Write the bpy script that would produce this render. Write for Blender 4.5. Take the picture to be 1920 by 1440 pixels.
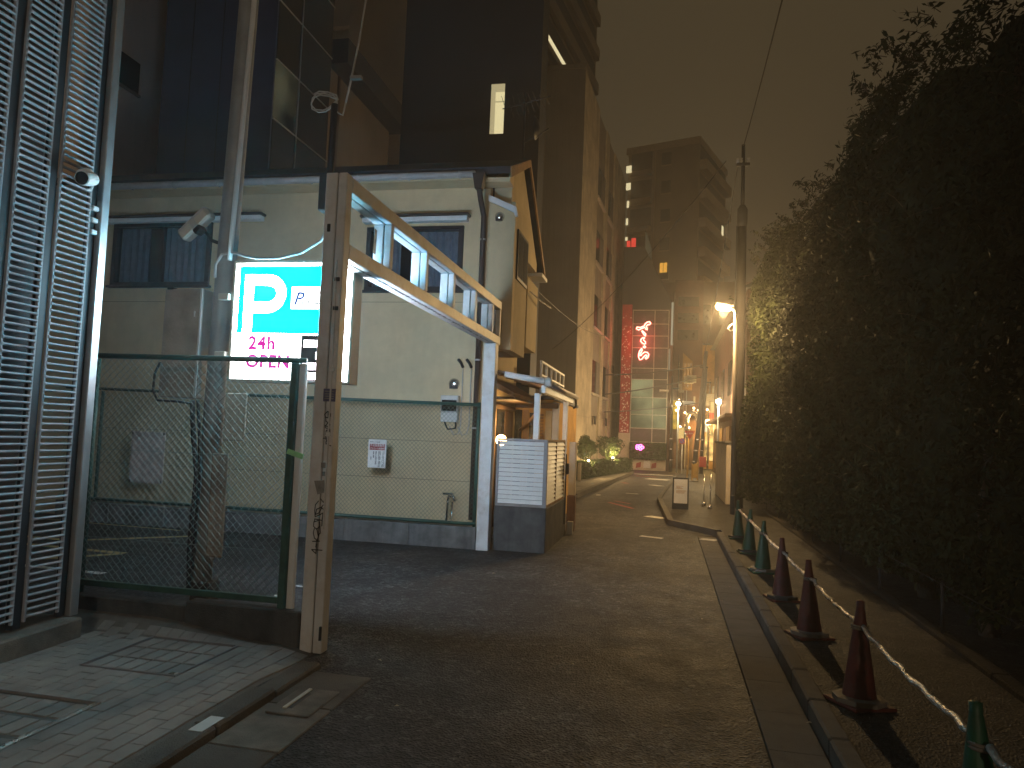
import bpy, math, random
import numpy as np
from mathutils import Matrix, Vector

for o in list(bpy.data.objects):
    bpy.data.objects.remove(o, do_unlink=True)
SC = bpy.context.scene
COL = SC.collection
RAD = math.radians
random.seed(7)
RNG = np.random.default_rng(11)

# ------------------------------------------------------------------ camera
cam_d = bpy.data.cameras.new('camera')
cam = bpy.data.objects.new('camera', cam_d)
COL.objects.link(cam)
cam_d.sensor_width = 36.0
cam_d.lens = 25.875
cam_d.clip_start = 0.05
cam_d.clip_end = 1500
cam.matrix_world = (Matrix.Translation((0, 0, 1.65)) @ Matrix.Rotation(RAD(11.97), 4, 'Z')
                    @ Matrix.Rotation(RAD(93.87), 4, 'X') @ Matrix.Rotation(RAD(2.26), 4, 'Z'))
SC.camera = cam

# ------------------------------------------------------------------ world: night sky under city glow
SKY_GLOW = (0.062, 0.045, 0.0235)
world = bpy.data.worlds.new('World')
SC.world = world
world.use_nodes = True
wn = world.node_tree
wn.nodes.clear()
w_out = wn.nodes.new('ShaderNodeOutputWorld')
w_sky = wn.nodes.new('ShaderNodeTexSky')
w_sky.sky_type = 'NISHITA'
w_sky.sun_disc = False
w_sky.sun_elevation = RAD(-8)
w_sky.sun_rotation = RAD(200)
w_b1 = wn.nodes.new('ShaderNodeBackground')
w_b1.inputs['Strength'].default_value = 0.05
w_b2 = wn.nodes.new('ShaderNodeBackground')
w_b2.inputs['Color'].default_value = (*SKY_GLOW, 1)
w_b2.inputs['Strength'].default_value = 1.0
w_add = wn.nodes.new('ShaderNodeAddShader')
wn.links.new(w_sky.outputs['Color'], w_b1.inputs['Color'])
wn.links.new(w_b1.outputs[0], w_add.inputs[0])
wn.links.new(w_b2.outputs[0], w_add.inputs[1])
wn.links.new(w_add.outputs[0], w_out.inputs['Surface'])

SC.view_settings.view_transform = 'Standard'
SC.view_settings.look = 'None'
SC.view_settings.exposure = 0.0
SC.view_settings.gamma = 1.0
SC.view_settings.use_curve_mapping = False
SC.render.engine = 'CYCLES'
SC.cycles.use_denoising = True
SC.cycles.max_bounces = 6
SC.cycles.diffuse_bounces = 3
SC.cycles.glossy_bounces = 3
SC.cycles.transmission_bounces = 4
SC.cycles.transparent_max_bounces = 8
SC.cycles.volume_bounces = 0
SC.cycles.sample_clamp_indirect = 6.0
SC.cycles.caustics_reflective = False
SC.cycles.caustics_refractive = False

# ------------------------------------------------------------------ materials
def _nt(name):
    m = bpy.data.materials.new(name)
    m.use_nodes = True
    return m, m.node_tree, m.node_tree.nodes['Principled BSDF']

def M(name, base, rough=0.75, metal=0.0, var=0.18, scale=6.0, bump=0.0, bscale=80.0, spec=0.35,
      streak=0.0, speck=0.0, speck_scale=160.0, dirt=None, dirt_amt=0.5, dirt_scale=2.0):
    m, nt, bs = _nt(name)
    N, L = nt.nodes, nt.links
    geo = N.new('ShaderNodeNewGeometry')
    class tc: outputs = {'Object': geo.outputs['Position']}
    no = N.new('ShaderNodeTexNoise')
    no.inputs['Scale'].default_value = scale
    no.inputs['Detail'].default_value = 7
    no.inputs['Roughness'].default_value = 0.62
    L.new(tc.outputs['Object'], no.inputs['Vector'])
    rp = N.new('ShaderNodeValToRGB')
    lo = [max(0, c * (1 - var * 1.6)) for c in base]
    hi = [min(1, c * (1 + var * 1.6)) for c in base]
    rp.color_ramp.elements[0].position = 0.3
    rp.color_ramp.elements[1].position = 0.7
    rp.color_ramp.elements[0].color = (*lo, 1)
    rp.color_ramp.elements[1].color = (*hi, 1)
    L.new(no.outputs['Fac'], rp.inputs['Fac'])
    col = rp.outputs['Color']
    def mix(col, fac_socket, c2, mode='MIX', amt=1.0):
        mx = N.new('ShaderNodeMix')
        mx.data_type = 'RGBA'
        mx.blend_type = mode
        if amt != 1.0:
            mu = N.new('ShaderNodeMath'); mu.operation = 'MULTIPLY'
            mu.inputs[1].default_value = amt
            L.new(fac_socket, mu.inputs[0]); fac_socket = mu.outputs[0]
        L.new(fac_socket, mx.inputs[0])
        L.new(col, mx.inputs[6])
        mx.inputs[7].default_value = (*c2, 1)
        return mx.outputs[2]
    if streak:
        mp = N.new('ShaderNodeMapping')
        mp.inputs['Scale'].default_value = (5, 5, 0.25)
        L.new(tc.outputs['Object'], mp.inputs['Vector'])
        n2 = N.new('ShaderNodeTexNoise')
        n2.inputs['Scale'].default_value = 2.2
        n2.inputs['Detail'].default_value = 6
        L.new(mp.outputs[0], n2.inputs['Vector'])
        r2 = N.new('ShaderNodeValToRGB')
        r2.color_ramp.elements[0].position = 0.45
        r2.color_ramp.elements[1].position = 0.72
        L.new(n2.outputs['Fac'], r2.inputs['Fac'])
        col = mix(col, r2.outputs['Color'], [c * 0.35 for c in base], amt=streak)
    if dirt is not None:
        n4 = N.new('ShaderNodeTexNoise')
        n4.inputs['Scale'].default_value = dirt_scale
        n4.inputs['Detail'].default_value = 8
        n4.inputs['Roughness'].default_value = 0.7
        L.new(tc.outputs['Object'], n4.inputs['Vector'])
        r4 = N.new('ShaderNodeValToRGB')
        r4.color_ramp.elements[0].position = 0.5
        r4.color_ramp.elements[1].position = 0.7
        L.new(n4.outputs['Fac'], r4.inputs['Fac'])
        col = mix(col, r4.outputs['Color'], dirt, amt=dirt_amt)
    if speck:
        vo = N.new('ShaderNodeTexVoronoi')
        vo.inputs['Scale'].default_value = speck_scale
        L.new(tc.outputs['Object'], vo.inputs['Vector'])
        r3 = N.new('ShaderNodeValToRGB')
        r3.color_ramp.elements[0].position = 0.0
        r3.color_ramp.elements[1].position = 1.0
        r3.color_ramp.elements[0].color = (0.35, 0.35, 0.35, 1)
        r3.color_ramp.elements[1].color = (1.9, 1.85, 1.75, 1)
        L.new(vo.outputs['Color'], r3.inputs['Fac'])
        mx = N.new('ShaderNodeMix'); mx.data_type = 'RGBA'; mx.blend_type = 'MULTIPLY'
        mx.inputs[0].default_value = speck
        L.new(col, mx.inputs[6]); L.new(r3.outputs['Color'], mx.inputs[7])
        col = mx.outputs[2]
    L.new(col, bs.inputs['Base Color'])
    bs.inputs['Metallic'].default_value = metal
    bs.inputs['Specular IOR Level'].default_value = spec
    rr = N.new('ShaderNodeMapRange')
    rr.inputs['To Min'].default_value = max(0.04, rough - 0.14)
    rr.inputs['To Max'].default_value = min(1, rough + 0.14)
    L.new(no.outputs['Fac'], rr.inputs['Value'])
    L.new(rr.outputs[0], bs.inputs['Roughness'])
    if bump:
        nb = N.new('ShaderNodeTexNoise')
        nb.inputs['Scale'].default_value = bscale
        nb.inputs['Detail'].default_value = 5
        L.new(tc.outputs['Object'], nb.inputs['Vector'])
        bp = N.new('ShaderNodeBump')
        bp.inputs['Strength'].default_value = bump
        bp.inputs['Distance'].default_value = 0.02
        L.new(nb.outputs['Fac'], bp.inputs['Height'])
        L.new(bp.outputs[0], bs.inputs['Normal'])
    return m

def EM(name, color, strength):
    m = bpy.data.materials.new(name)
    m.use_nodes = True
    n = m.node_tree.nodes
    n.clear()
    o = n.new('ShaderNodeOutputMaterial')
    e = n.new('ShaderNodeEmission')
    e.inputs['Color'].default_value = (*color, 1)
    e.inputs['Strength'].default_value = strength
    m.node_tree.links.new(e.outputs[0], o.inputs['Surface'])
    return m

def EMN(name, color, strength, scale=3.0, lo=0.35):
    """emission that varies softly over the surface (a lit room seen through glass)"""
    m = EM(name, color, strength)
    n, L = m.node_tree.nodes, m.node_tree.links
    e = [x for x in n if x.type == 'EMISSION'][0]
    tc = n.new('ShaderNodeTexCoord'); no = n.new('ShaderNodeTexNoise')
    no.inputs['Scale'].default_value = scale
    L.new(tc.outputs['Object'], no.inputs['Vector'])
    mr = n.new('ShaderNodeMapRange')
    mr.inputs['From Min'].default_value = 0.3; mr.inputs['From Max'].default_value = 0.7
    mr.inputs['To Min'].default_value = strength * lo; mr.inputs['To Max'].default_value = strength
    L.new(no.outputs['Fac'], mr.inputs['Value']); L.new(mr.outputs[0], e.inputs['Strength'])
    return m

def GLASS(name, tint=(0.7, 0.75, 0.8), refl=0.16):
    m = bpy.data.materials.new(name)
    m.use_nodes = True
    n = m.node_tree.nodes; n.clear(); L = m.node_tree.links
    o = n.new('ShaderNodeOutputMaterial')
    t = n.new('ShaderNodeBsdfTransparent'); t.inputs['Color'].default_value = (*tint, 1)
    g = n.new('ShaderNodeBsdfGlossy'); g.inputs['Roughness'].default_value = 0.04
    lw = n.new('ShaderNodeLayerWeight'); lw.inputs['Blend'].default_value = refl
    mx = n.new('ShaderNodeMixShader')
    L.new(lw.outputs['Fresnel'], mx.inputs[0]); L.new(t.outputs[0], mx.inputs[1]); L.new(g.outputs[0], mx.inputs[2])
    L.new(mx.outputs[0], o.inputs['Surface'])
    return m

MT = {}
def ASPHALT(name, base, grain=1.0):
    """worn asphalt: exposed aggregate at two sizes, broad wear patches and hairline cracks"""
    m, nt, bs = _nt(name)
    N, L = nt.nodes, nt.links
    pos = N.new('ShaderNodeNewGeometry').outputs['Position']
    def noise(sc, det=4, rough=.6):
        n = N.new('ShaderNodeTexNoise'); n.inputs['Scale'].default_value = sc; n.inputs['Detail'].default_value = det
        n.inputs['Roughness'].default_value = rough; L.new(pos, n.inputs['Vector']); return n.outputs['Fac']
    def ramp(s, p0, c0, p1, c1):
        r = N.new('ShaderNodeValToRGB'); e = r.color_ramp.elements
        e[0].position, e[1].position = p0, p1; e[0].color = (c0, c0, c0, 1); e[1].color = (c1, c1, c1, 1)
        L.new(s, r.inputs['Fac']); return r.outputs['Color']
    def mul(a, b_):
        x = N.new('ShaderNodeMix'); x.data_type = 'RGBA'; x.blend_type = 'MULTIPLY'; x.inputs[0].default_value = 1
        L.new(a, x.inputs[6]); L.new(b_, x.inputs[7]); return x.outputs[2]
    col = N.new('ShaderNodeRGB'); col.outputs[0].default_value = (*base, 1)
    c = col.outputs[0]
    c = mul(c, ramp(noise(.45, 5), .35, .50, .65, 1.55))
    c = mul(c, ramp(noise(2.6, 6, .7), .3, .66, .7, 1.4))
    v = N.new('ShaderNodeTexVoronoi'); v.inputs['Scale'].default_value = 62; L.new(pos, v.inputs['Vector'])
    c = mul(c, ramp(v.outputs['Color'], .1, .45, .95, 1.0+1.3*grain))
    v2 = N.new('ShaderNodeTexVoronoi'); v2.inputs['Scale'].default_value = 24; L.new(pos, v2.inputs['Vector'])
    c = mul(c, ramp(v2.outputs['Color'], .55, .88, 1.0, 1.0+1.6*grain))
    vc = N.new('ShaderNodeTexVoronoi'); vc.feature = 'DISTANCE_TO_EDGE'; vc.inputs['Scale'].default_value = .42
    ad = N.new('ShaderNodeVectorMath'); ad.operation = 'ADD'
    nv = N.new('ShaderNodeTexNoise'); nv.inputs['Scale'].default_value = 1.6; nv.inputs['Detail'].default_value = 6; L.new(pos, nv.inputs['Vector'])
    sc_n = N.new('ShaderNodeVectorMath'); sc_n.operation = 'SCALE'; sc_n.inputs['Scale'].default_value = 1.1
    L.new(nv.outputs['Color'], sc_n.inputs[0]); L.new(pos, ad.inputs[0]); L.new(sc_n.outputs[0], ad.inputs[1]); L.new(ad.outputs[0], vc.inputs['Vector'])
    c = mul(c, ramp(vc.outputs['Distance'], .0, .22, .009, 1.0))
    L.new(c, bs.inputs['Base Color'])
    bs.inputs['Specular IOR Level'].default_value = .35
    mr = N.new('ShaderNodeMapRange'); mr.inputs['To Min'].default_value = .5; mr.inputs['To Max'].default_value = .85
    L.new(noise(3.0), mr.inputs['Value']); L.new(mr.outputs[0], bs.inputs['Roughness'])
    b1 = N.new('ShaderNodeBump'); b1.inputs['Strength'].default_value = .9; b1.inputs['Distance'].default_value = .012
    L.new(v.outputs['Distance'], b1.inputs['Height'])
    b2 = N.new('ShaderNodeBump'); b2.inputs['Strength'].default_value = .6; b2.inputs['Distance'].default_value = .03
    L.new(noise(16, 6, .7), b2.inputs['Height']); L.new(b1.outputs[0], b2.inputs['Normal']); L.new(b2.outputs[0], bs.inputs['Normal'])
    return m
MT['asphalt'] = ASPHALT('asphalt', (0.0235, 0.0236, 0.0240))
MT['walk_asphalt'] = ASPHALT('walk_asphalt', (0.022, 0.0205, 0.0185), .7)
MT['concrete'] = M('concrete', (0.20, 0.185, 0.16), 0.85, var=0.22, scale=5, bump=0.4, bscale=130, dirt=(0.07, 0.06, 0.05), dirt_amt=0.6)
MT['kerb'] = M('kerb_concrete', (0.13, 0.12, 0.105), 0.85, var=0.25, scale=4, bump=0.5, bscale=110, dirt=(0.05, 0.045, 0.038), dirt_amt=0.7)
MT['concrete_dark'] = M('concrete_dark', (0.075, 0.075, 0.075), 0.8, var=0.3, scale=4, bump=0.5, bscale=90, streak=0.4)
MT['concrete_lot'] = M('concrete_lot_wall', (0.14, 0.14, 0.135), 0.85, var=0.3, scale=4, bump=0.4, bscale=90, streak=0.5)
MT['paver'] = M('paver', (0.31, 0.295, 0.275), 0.85, var=0.16, scale=3, bump=0.6, bscale=220, dirt=(0.19, 0.18, 0.165), dirt_amt=0.5, dirt_scale=1.3)
MT['paver_b'] = M('paver_b', (0.335, 0.315, 0.29), 0.85, var=0.16, scale=3, bump=0.6, bscale=220, dirt=(0.21, 0.195, 0.175), dirt_amt=0.5, dirt_scale=1.3)
MT['joint'] = M('paver_joint', (0.17, 0.16, 0.145), 0.95, bump=0.6, bscale=200)
MT['ground'] = M('ground', (0.05, 0.048, 0.045), 0.9)
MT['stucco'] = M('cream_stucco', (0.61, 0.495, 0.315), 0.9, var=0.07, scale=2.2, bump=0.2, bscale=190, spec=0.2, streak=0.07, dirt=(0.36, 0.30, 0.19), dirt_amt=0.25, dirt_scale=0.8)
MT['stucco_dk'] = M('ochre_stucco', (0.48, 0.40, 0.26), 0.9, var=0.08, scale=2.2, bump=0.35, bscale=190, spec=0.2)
MT['seam'] = M('seam_groove', (0.12, 0.10, 0.07), 0.9)
MT['white_paint'] = M('white_painted_steel', (0.72, 0.73, 0.74), 0.45, var=0.06, scale=3, bump=0.12, bscale=60, spec=0.45, streak=0.06)
MT['gate_paint'] = M('gate_paint', (0.66, 0.655, 0.66), 0.5, var=0.08, scale=3, bump=0.15, bscale=70, spec=0.45, streak=0.10, dirt=(0.30, 0.19, 0.10), dirt_amt=0.35, dirt_scale=3.5)
MT['gate_white'] = M('gate_inner_paint', (0.62, 0.62, 0.61), 0.5, var=0.08, scale=4, bump=0.1, bscale=70, dirt=(0.33, 0.25, 0.17), dirt_amt=0.55, dirt_scale=3)
MT['rust'] = M('rust', (0.13, 0.065, 0.03), 0.9, var=0.4, scale=20)
MT['grime'] = M('black_grime', (0.018, 0.017, 0.016), 0.9)
MT['alu'] = M('brushed_aluminium', (0.55, 0.57, 0.60), 0.42, metal=0.75, var=0.06, scale=8, spec=0.5, bump=0.04)
MT['alu_dull'] = M('dull_louvre_metal', (0.34, 0.35, 0.385), 0.55, metal=0.0, var=0.12, scale=10, spec=0.5, dirt=(0.22, 0.22, 0.23), dirt_amt=0.5, dirt_scale=3)
MT['dark_metal'] = M('dark_metal', (0.035, 0.037, 0.042), 0.55, metal=0.3, var=0.2)
MT['black'] = M('black_plastic', (0.015, 0.015, 0.017), 0.45)
MT['green_paint'] = M('green_fence_paint', (0.030, 0.088, 0.070), 0.5, var=0.2, scale=12, spec=0.45)
MT['wire'] = M('fence_wire', (0.10, 0.17, 0.14), 0.45, metal=0.3, var=0.1)
MT['wire_near'] = M('fence_wire_bright', (0.26, 0.31, 0.29), 0.35, metal=0.6, var=0.1)
MT['lamp_pole'] = M('lamp_pole_paint', (0.14, 0.125, 0.11), 0.6, var=0.12, scale=4, streak=0.15)
MT['pole'] = M('painted_pole', (0.33, 0.34, 0.35), 0.55, metal=0.2, var=0.12, scale=4, streak=0.15)
MT['pole_conc'] = M('concrete_pole', (0.07, 0.06, 0.055), 0.85, var=0.15, scale=5, bump=0.3)
MT['wood_board'] = M('weathered_board', (0.40, 0.35, 0.30), 0.85, var=0.2, scale=3, streak=0.5, bump=0.3, bscale=60)
MT['plate'] = M('plate_beige', (0.58, 0.56, 0.49), 0.6, var=0.08)
MT['pale_box'] = M('pale_casing', (0.50, 0.50, 0.49), 0.5, var=0.08)
MT['roof'] = M('dark_roof', (0.035, 0.037, 0.045), 0.6, var=0.25, scale=6)
MT['gutter'] = M('gutter_grey', (0.42, 0.42, 0.42), 0.5, var=0.08)
MT['pipe'] = M('downpipe_brown', (0.05, 0.038, 0.035), 0.5, var=0.1)
MT['frame_dark'] = M('window_frame_dark', (0.035, 0.035, 0.04), 0.4, metal=0.2)
MT['curtain'] = M('curtain', (0.42, 0.42, 0.44), 0.9, var=0.12, scale=10)
MT['room'] = M('room_dark', (0.03, 0.03, 0.035), 0.9)
MT['glass'] = GLASS('window_glass')
MT['dark_glass'] = M('dark_glass', (0.012, 0.015, 0.02), 0.1, spec=0.6, var=0.1)
MT['navy'] = M('navy_panel', (0.05, 0.072, 0.15), 0.55, var=0.12, scale=1.0)
MT['tower_dark'] = M('dark_tower_panel', (0.040, 0.042, 0.050), 0.6, var=0.12, scale=0.7)
MT['brown_wall'] = M('brown_grey_wall', (0.15, 0.13, 0.115), 0.85, var=0.1, scale=1, streak=0.15)
MT['pale_brown'] = M('pale_brown_wall', (0.70, 0.58, 0.52), 0.85, var=0.06, scale=1, streak=0.08)
MT['pole_dark'] = M('dark_concrete_pole', (0.028, 0.025, 0.024), 0.85, var=0.15, scale=5, bump=0.3)
MT['tower_wall'] = M('tower_wall', (0.38, 0.30, 0.22), 0.85, var=0.1, scale=0.4)
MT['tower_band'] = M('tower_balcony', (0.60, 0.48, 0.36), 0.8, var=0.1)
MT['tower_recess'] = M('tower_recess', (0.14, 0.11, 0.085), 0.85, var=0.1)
MT['grey_front'] = M('grey_front', (0.20, 0.185, 0.17), 0.85, var=0.1, scale=0.8, streak=0.2)
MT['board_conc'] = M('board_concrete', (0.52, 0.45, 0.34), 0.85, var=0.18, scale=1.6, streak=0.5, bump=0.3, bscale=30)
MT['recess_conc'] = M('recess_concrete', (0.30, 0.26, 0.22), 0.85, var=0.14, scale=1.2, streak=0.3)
MT['red_tile'] = M('red_panel', (0.36, 0.035, 0.045), 0.45, var=0.15, scale=3)
MT['pink_dot'] = M('white_dot_paint', (0.85, 0.70, 0.66), 0.5)
MT['glass_panel'] = M('grey_glass_panel', (0.11, 0.10, 0.10), 0.25, var=0.15, scale=2)
MT['mullion'] = M('mullion', (0.55, 0.50, 0.45), 0.4, metal=0.4)
MT['cream_wall'] = M('cream_wall', (0.55, 0.48, 0.38), 0.8, var=0.12, scale=2)
MT['brown_shop'] = M('brown_shop', (0.17, 0.09, 0.06), 0.75, var=0.2, scale=2)
MT['ochre_shop'] = M('ochre_shop', (0.45, 0.27, 0.09), 0.8, var=0.2, scale=2)
MT['timber'] = M('timber', (0.28, 0.17, 0.085), 0.65, var=0.25, scale=4, streak=0.35)
MT['timber_dk'] = M('timber_dark', (0.09, 0.055, 0.032), 0.65, var=0.25, scale=4, streak=0.3)
MT['white_line'] = M('road_paint_white', (0.62, 0.60, 0.55), 0.75, var=0.2, scale=12, bump=0.3, dirt=(0.12, 0.11, 0.10), dirt_amt=0.55, dirt_scale=18)
MT['yellow_line'] = M('road_paint_yellow', (0.45, 0.34, 0.14), 0.75, var=0.2, scale=12, dirt=(0.12, 0.10, 0.06), dirt_amt=0.5, dirt_scale=14)
MT['red_line'] = M('road_paint_red', (0.30, 0.06, 0.05), 0.75, var=0.25, scale=12, dirt=(0.08, 0.06, 0.05), dirt_amt=0.8, dirt_scale=9)
MT['cone_green'] = M('cone_green', (0.009, 0.065, 0.032), 0.55, var=0.2, scale=9, spec=0.4, dirt=(0.045, 0.06, 0.05), dirt_amt=0.5, dirt_scale=11)
MT['cone_red'] = M('cone_red', (0.085, 0.015, 0.012), 0.6, var=0.2, scale=9, spec=0.4, dirt=(0.07, 0.05, 0.045), dirt_amt=0.6, dirt_scale=11)
MT['cone_base'] = M('cone_base_rubber', (0.035, 0.035, 0.035), 0.7)
MT['cone_base_g'] = M('cone_base_grey', (0.15, 0.13, 0.11), 0.7, var=0.2)
MT['bar'] = M('taped_bar', (0.50, 0.49, 0.47), 0.3, metal=0.35, var=0.2, scale=14, bump=0.9, bscale=38, spec=0.6)
MT['leaf'] = M('hedge_leaf', (0.022, 0.028, 0.011), 0.75, var=0.35, scale=3.2, spec=0.12)
MT['leaf_dk'] = M('hedge_inner', (0.018, 0.026, 0.010), 0.9, var=0.4, scale=5, bump=1.0, bscale=14)
MT['leaf_b'] = M('shrub_leaf', (0.040, 0.075, 0.022), 0.5, var=0.45, scale=5, spec=0.4)
MT['bark'] = M('bark', (0.10, 0.075, 0.05), 0.9, var=0.3, scale=9, bump=0.8, bscale=30)
MT['soil'] = M('soil', (0.02, 0.016, 0.012), 0.95, var=0.3, bump=0.7, bscale=40)
MT['steel'] = M('stainless', (0.60, 0.58, 0.55), 0.25, metal=0.9, var=0.05)
MT['paper'] = M('sign_white', (0.70, 0.70, 0.68), 0.6, var=0.05)
MT['ink'] = M('ink_black', (0.02, 0.02, 0.022), 0.6)
MT['ink_red'] = M('ink_red', (0.30, 0.03, 0.035), 0.6)
MT['ink_blue'] = M('ink_blue', (0.03, 0.05, 0.22), 0.6)
MT['sticker_blue'] = M('sticker_blue', (0.075, 0.075, 0.16), 0.55, var=0.2, scale=40)
MT['sticker_grey'] = M('sticker_grey', (0.24, 0.23, 0.22), 0.7, var=0.2, scale=20)
MT['lime'] = M('reflective_lime', (0.35, 0.80, 0.40), 0.35, var=0.2)
MT['cable'] = M('cable_grey', (0.45, 0.46, 0.47), 0.45)
MT['cable_dk'] = M('cable_black', (0.02, 0.02, 0.022), 0.5)
MT['slat_white'] = M('white_slat', (0.68, 0.68, 0.66), 0.45, var=0.06, scale=6, dirt=(0.36, 0.34, 0.30), dirt_amt=0.4, dirt_scale=3)
MT['slat_frame'] = M('slat_frame_grey', (0.24, 0.23, 0.235), 0.45, var=0.08)
MT['awning'] = M('awning_fabric', (0.30, 0.17, 0.09), 0.85, var=0.15)
MT['sign_red'] = M('sign_red', (0.45, 0.03, 0.03), 0.5, var=0.05)
MT['sign_blue'] = M('sign_blue', (0.06, 0.07, 0.35), 0.5, var=0.05)
MT['yellow_plastic'] = M('yellow_plastic', (0.55, 0.33, 0.08), 0.5, var=0.1)
MT['lens_dark'] = M('lens_dark', (0.01, 0.011, 0.014), 0.08, spec=0.7)

# light-giving materials
SIGN_W = EM('sign_white_lit', (1.0, 0.99, 1.0), 38.0)
SIGN_TX = EM('sign_text_panel_lit', (1.0, 0.99, 1.0), 7.0)
SIGN_PL = EM('sign_plate_lit', (1.0, 1.0, 1.0), 4.0)
SIGN_T = EM('sign_teal_lit', (0.0, 0.50, 0.72), 35.0)
SIGN_WB = EM('sign_back_lit', (1.0, 0.95, 1.0), 52.0)
SIGN_TB = EM('sign_back_teal_lit', (0.06, 0.48, 0.82), 42.0)
SIGN_PINK = EM('sign_pink_lit', (0.85, 0.03, 0.50), 0.9)
SIGN_BLUE = EM('sign_blue_lit', (0.01, 0.10, 0.45), 1.0)
SIGN_GREY = EM('sign_grey_lit', (0.45, 0.50, 0.52), 1.0)
LED_W = EM('led_white', (1.0, 0.88, 1.0), 12.0)
LAMP_WARM = EM('lamp_warm', (1.0, 0.50, 0.13), 90.0)
LAMP_GLOBE = EM('globe_warm', (1.0, 0.62, 0.25), 26.0)
LAMP_COOL = EM('lamp_pale', (1.0, 0.82, 0.52), 40.0)
GARDEN = EM('garden_light', (1.0, 0.72, 0.36), 30.0)
NEON_RED = EM('neon_red', (1.0, 0.20, 0.15), 9.0)
NEON_PINK = EM('neon_pink', (1.0, 0.10, 0.42), 12.0)
WIN_PALE = EM('window_pale_lit', (1.0, 0.86, 0.46), 0.80)
WIN_PALE_DK = EM('window_reveal_lit', (1.0, 0.84, 0.45), 0.45)
WIN_TOWER = EM('tower_window_lit', (1.0, 0.85, 0.48), 1.0)
WIN_AMBER = EM('amber_window_lit', (1.0, 0.48, 0.06), 0.95)
WIN_RED = EM('red_window_lit', (1.0, 0.07, 0.05), 0.75)
WIN_GREEN = EMN('shop_glass_lit', (0.44, 0.44, 0.22), 0.62, scale=0.9, lo=0.25)
GLOW_DIM = EMN('dim_glass_glow', (0.62, 0.58, 0.34), 0.10, scale=0.8, lo=0.05)
WIN_SHOP = EMN('shop_front_lit', (1.0, 0.62, 0.18), 1.8, scale=2.5, lo=0.15)

# ------------------------------------------------------------------ object helpers
ORG = {}
def tag(o, label=None, cat=None, group=None, kind=None):
    if label: o['label'] = label
    if cat: o['category'] = cat
    if group: o['group'] = group
    if kind: o['kind'] = kind
    return o

def thing(name, label, cat, loc=(0, 0, 0), group=None, rotz=0.0):
    o = bpy.data.objects.new(name, None)
    o.empty_display_size = 0.2
    COL.objects.link(o)
    o.location = loc
    o.rotation_euler = (0, 0, rotz)
    ORG[o.name] = Vector(loc)
    return tag(o, label, cat, group)

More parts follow.
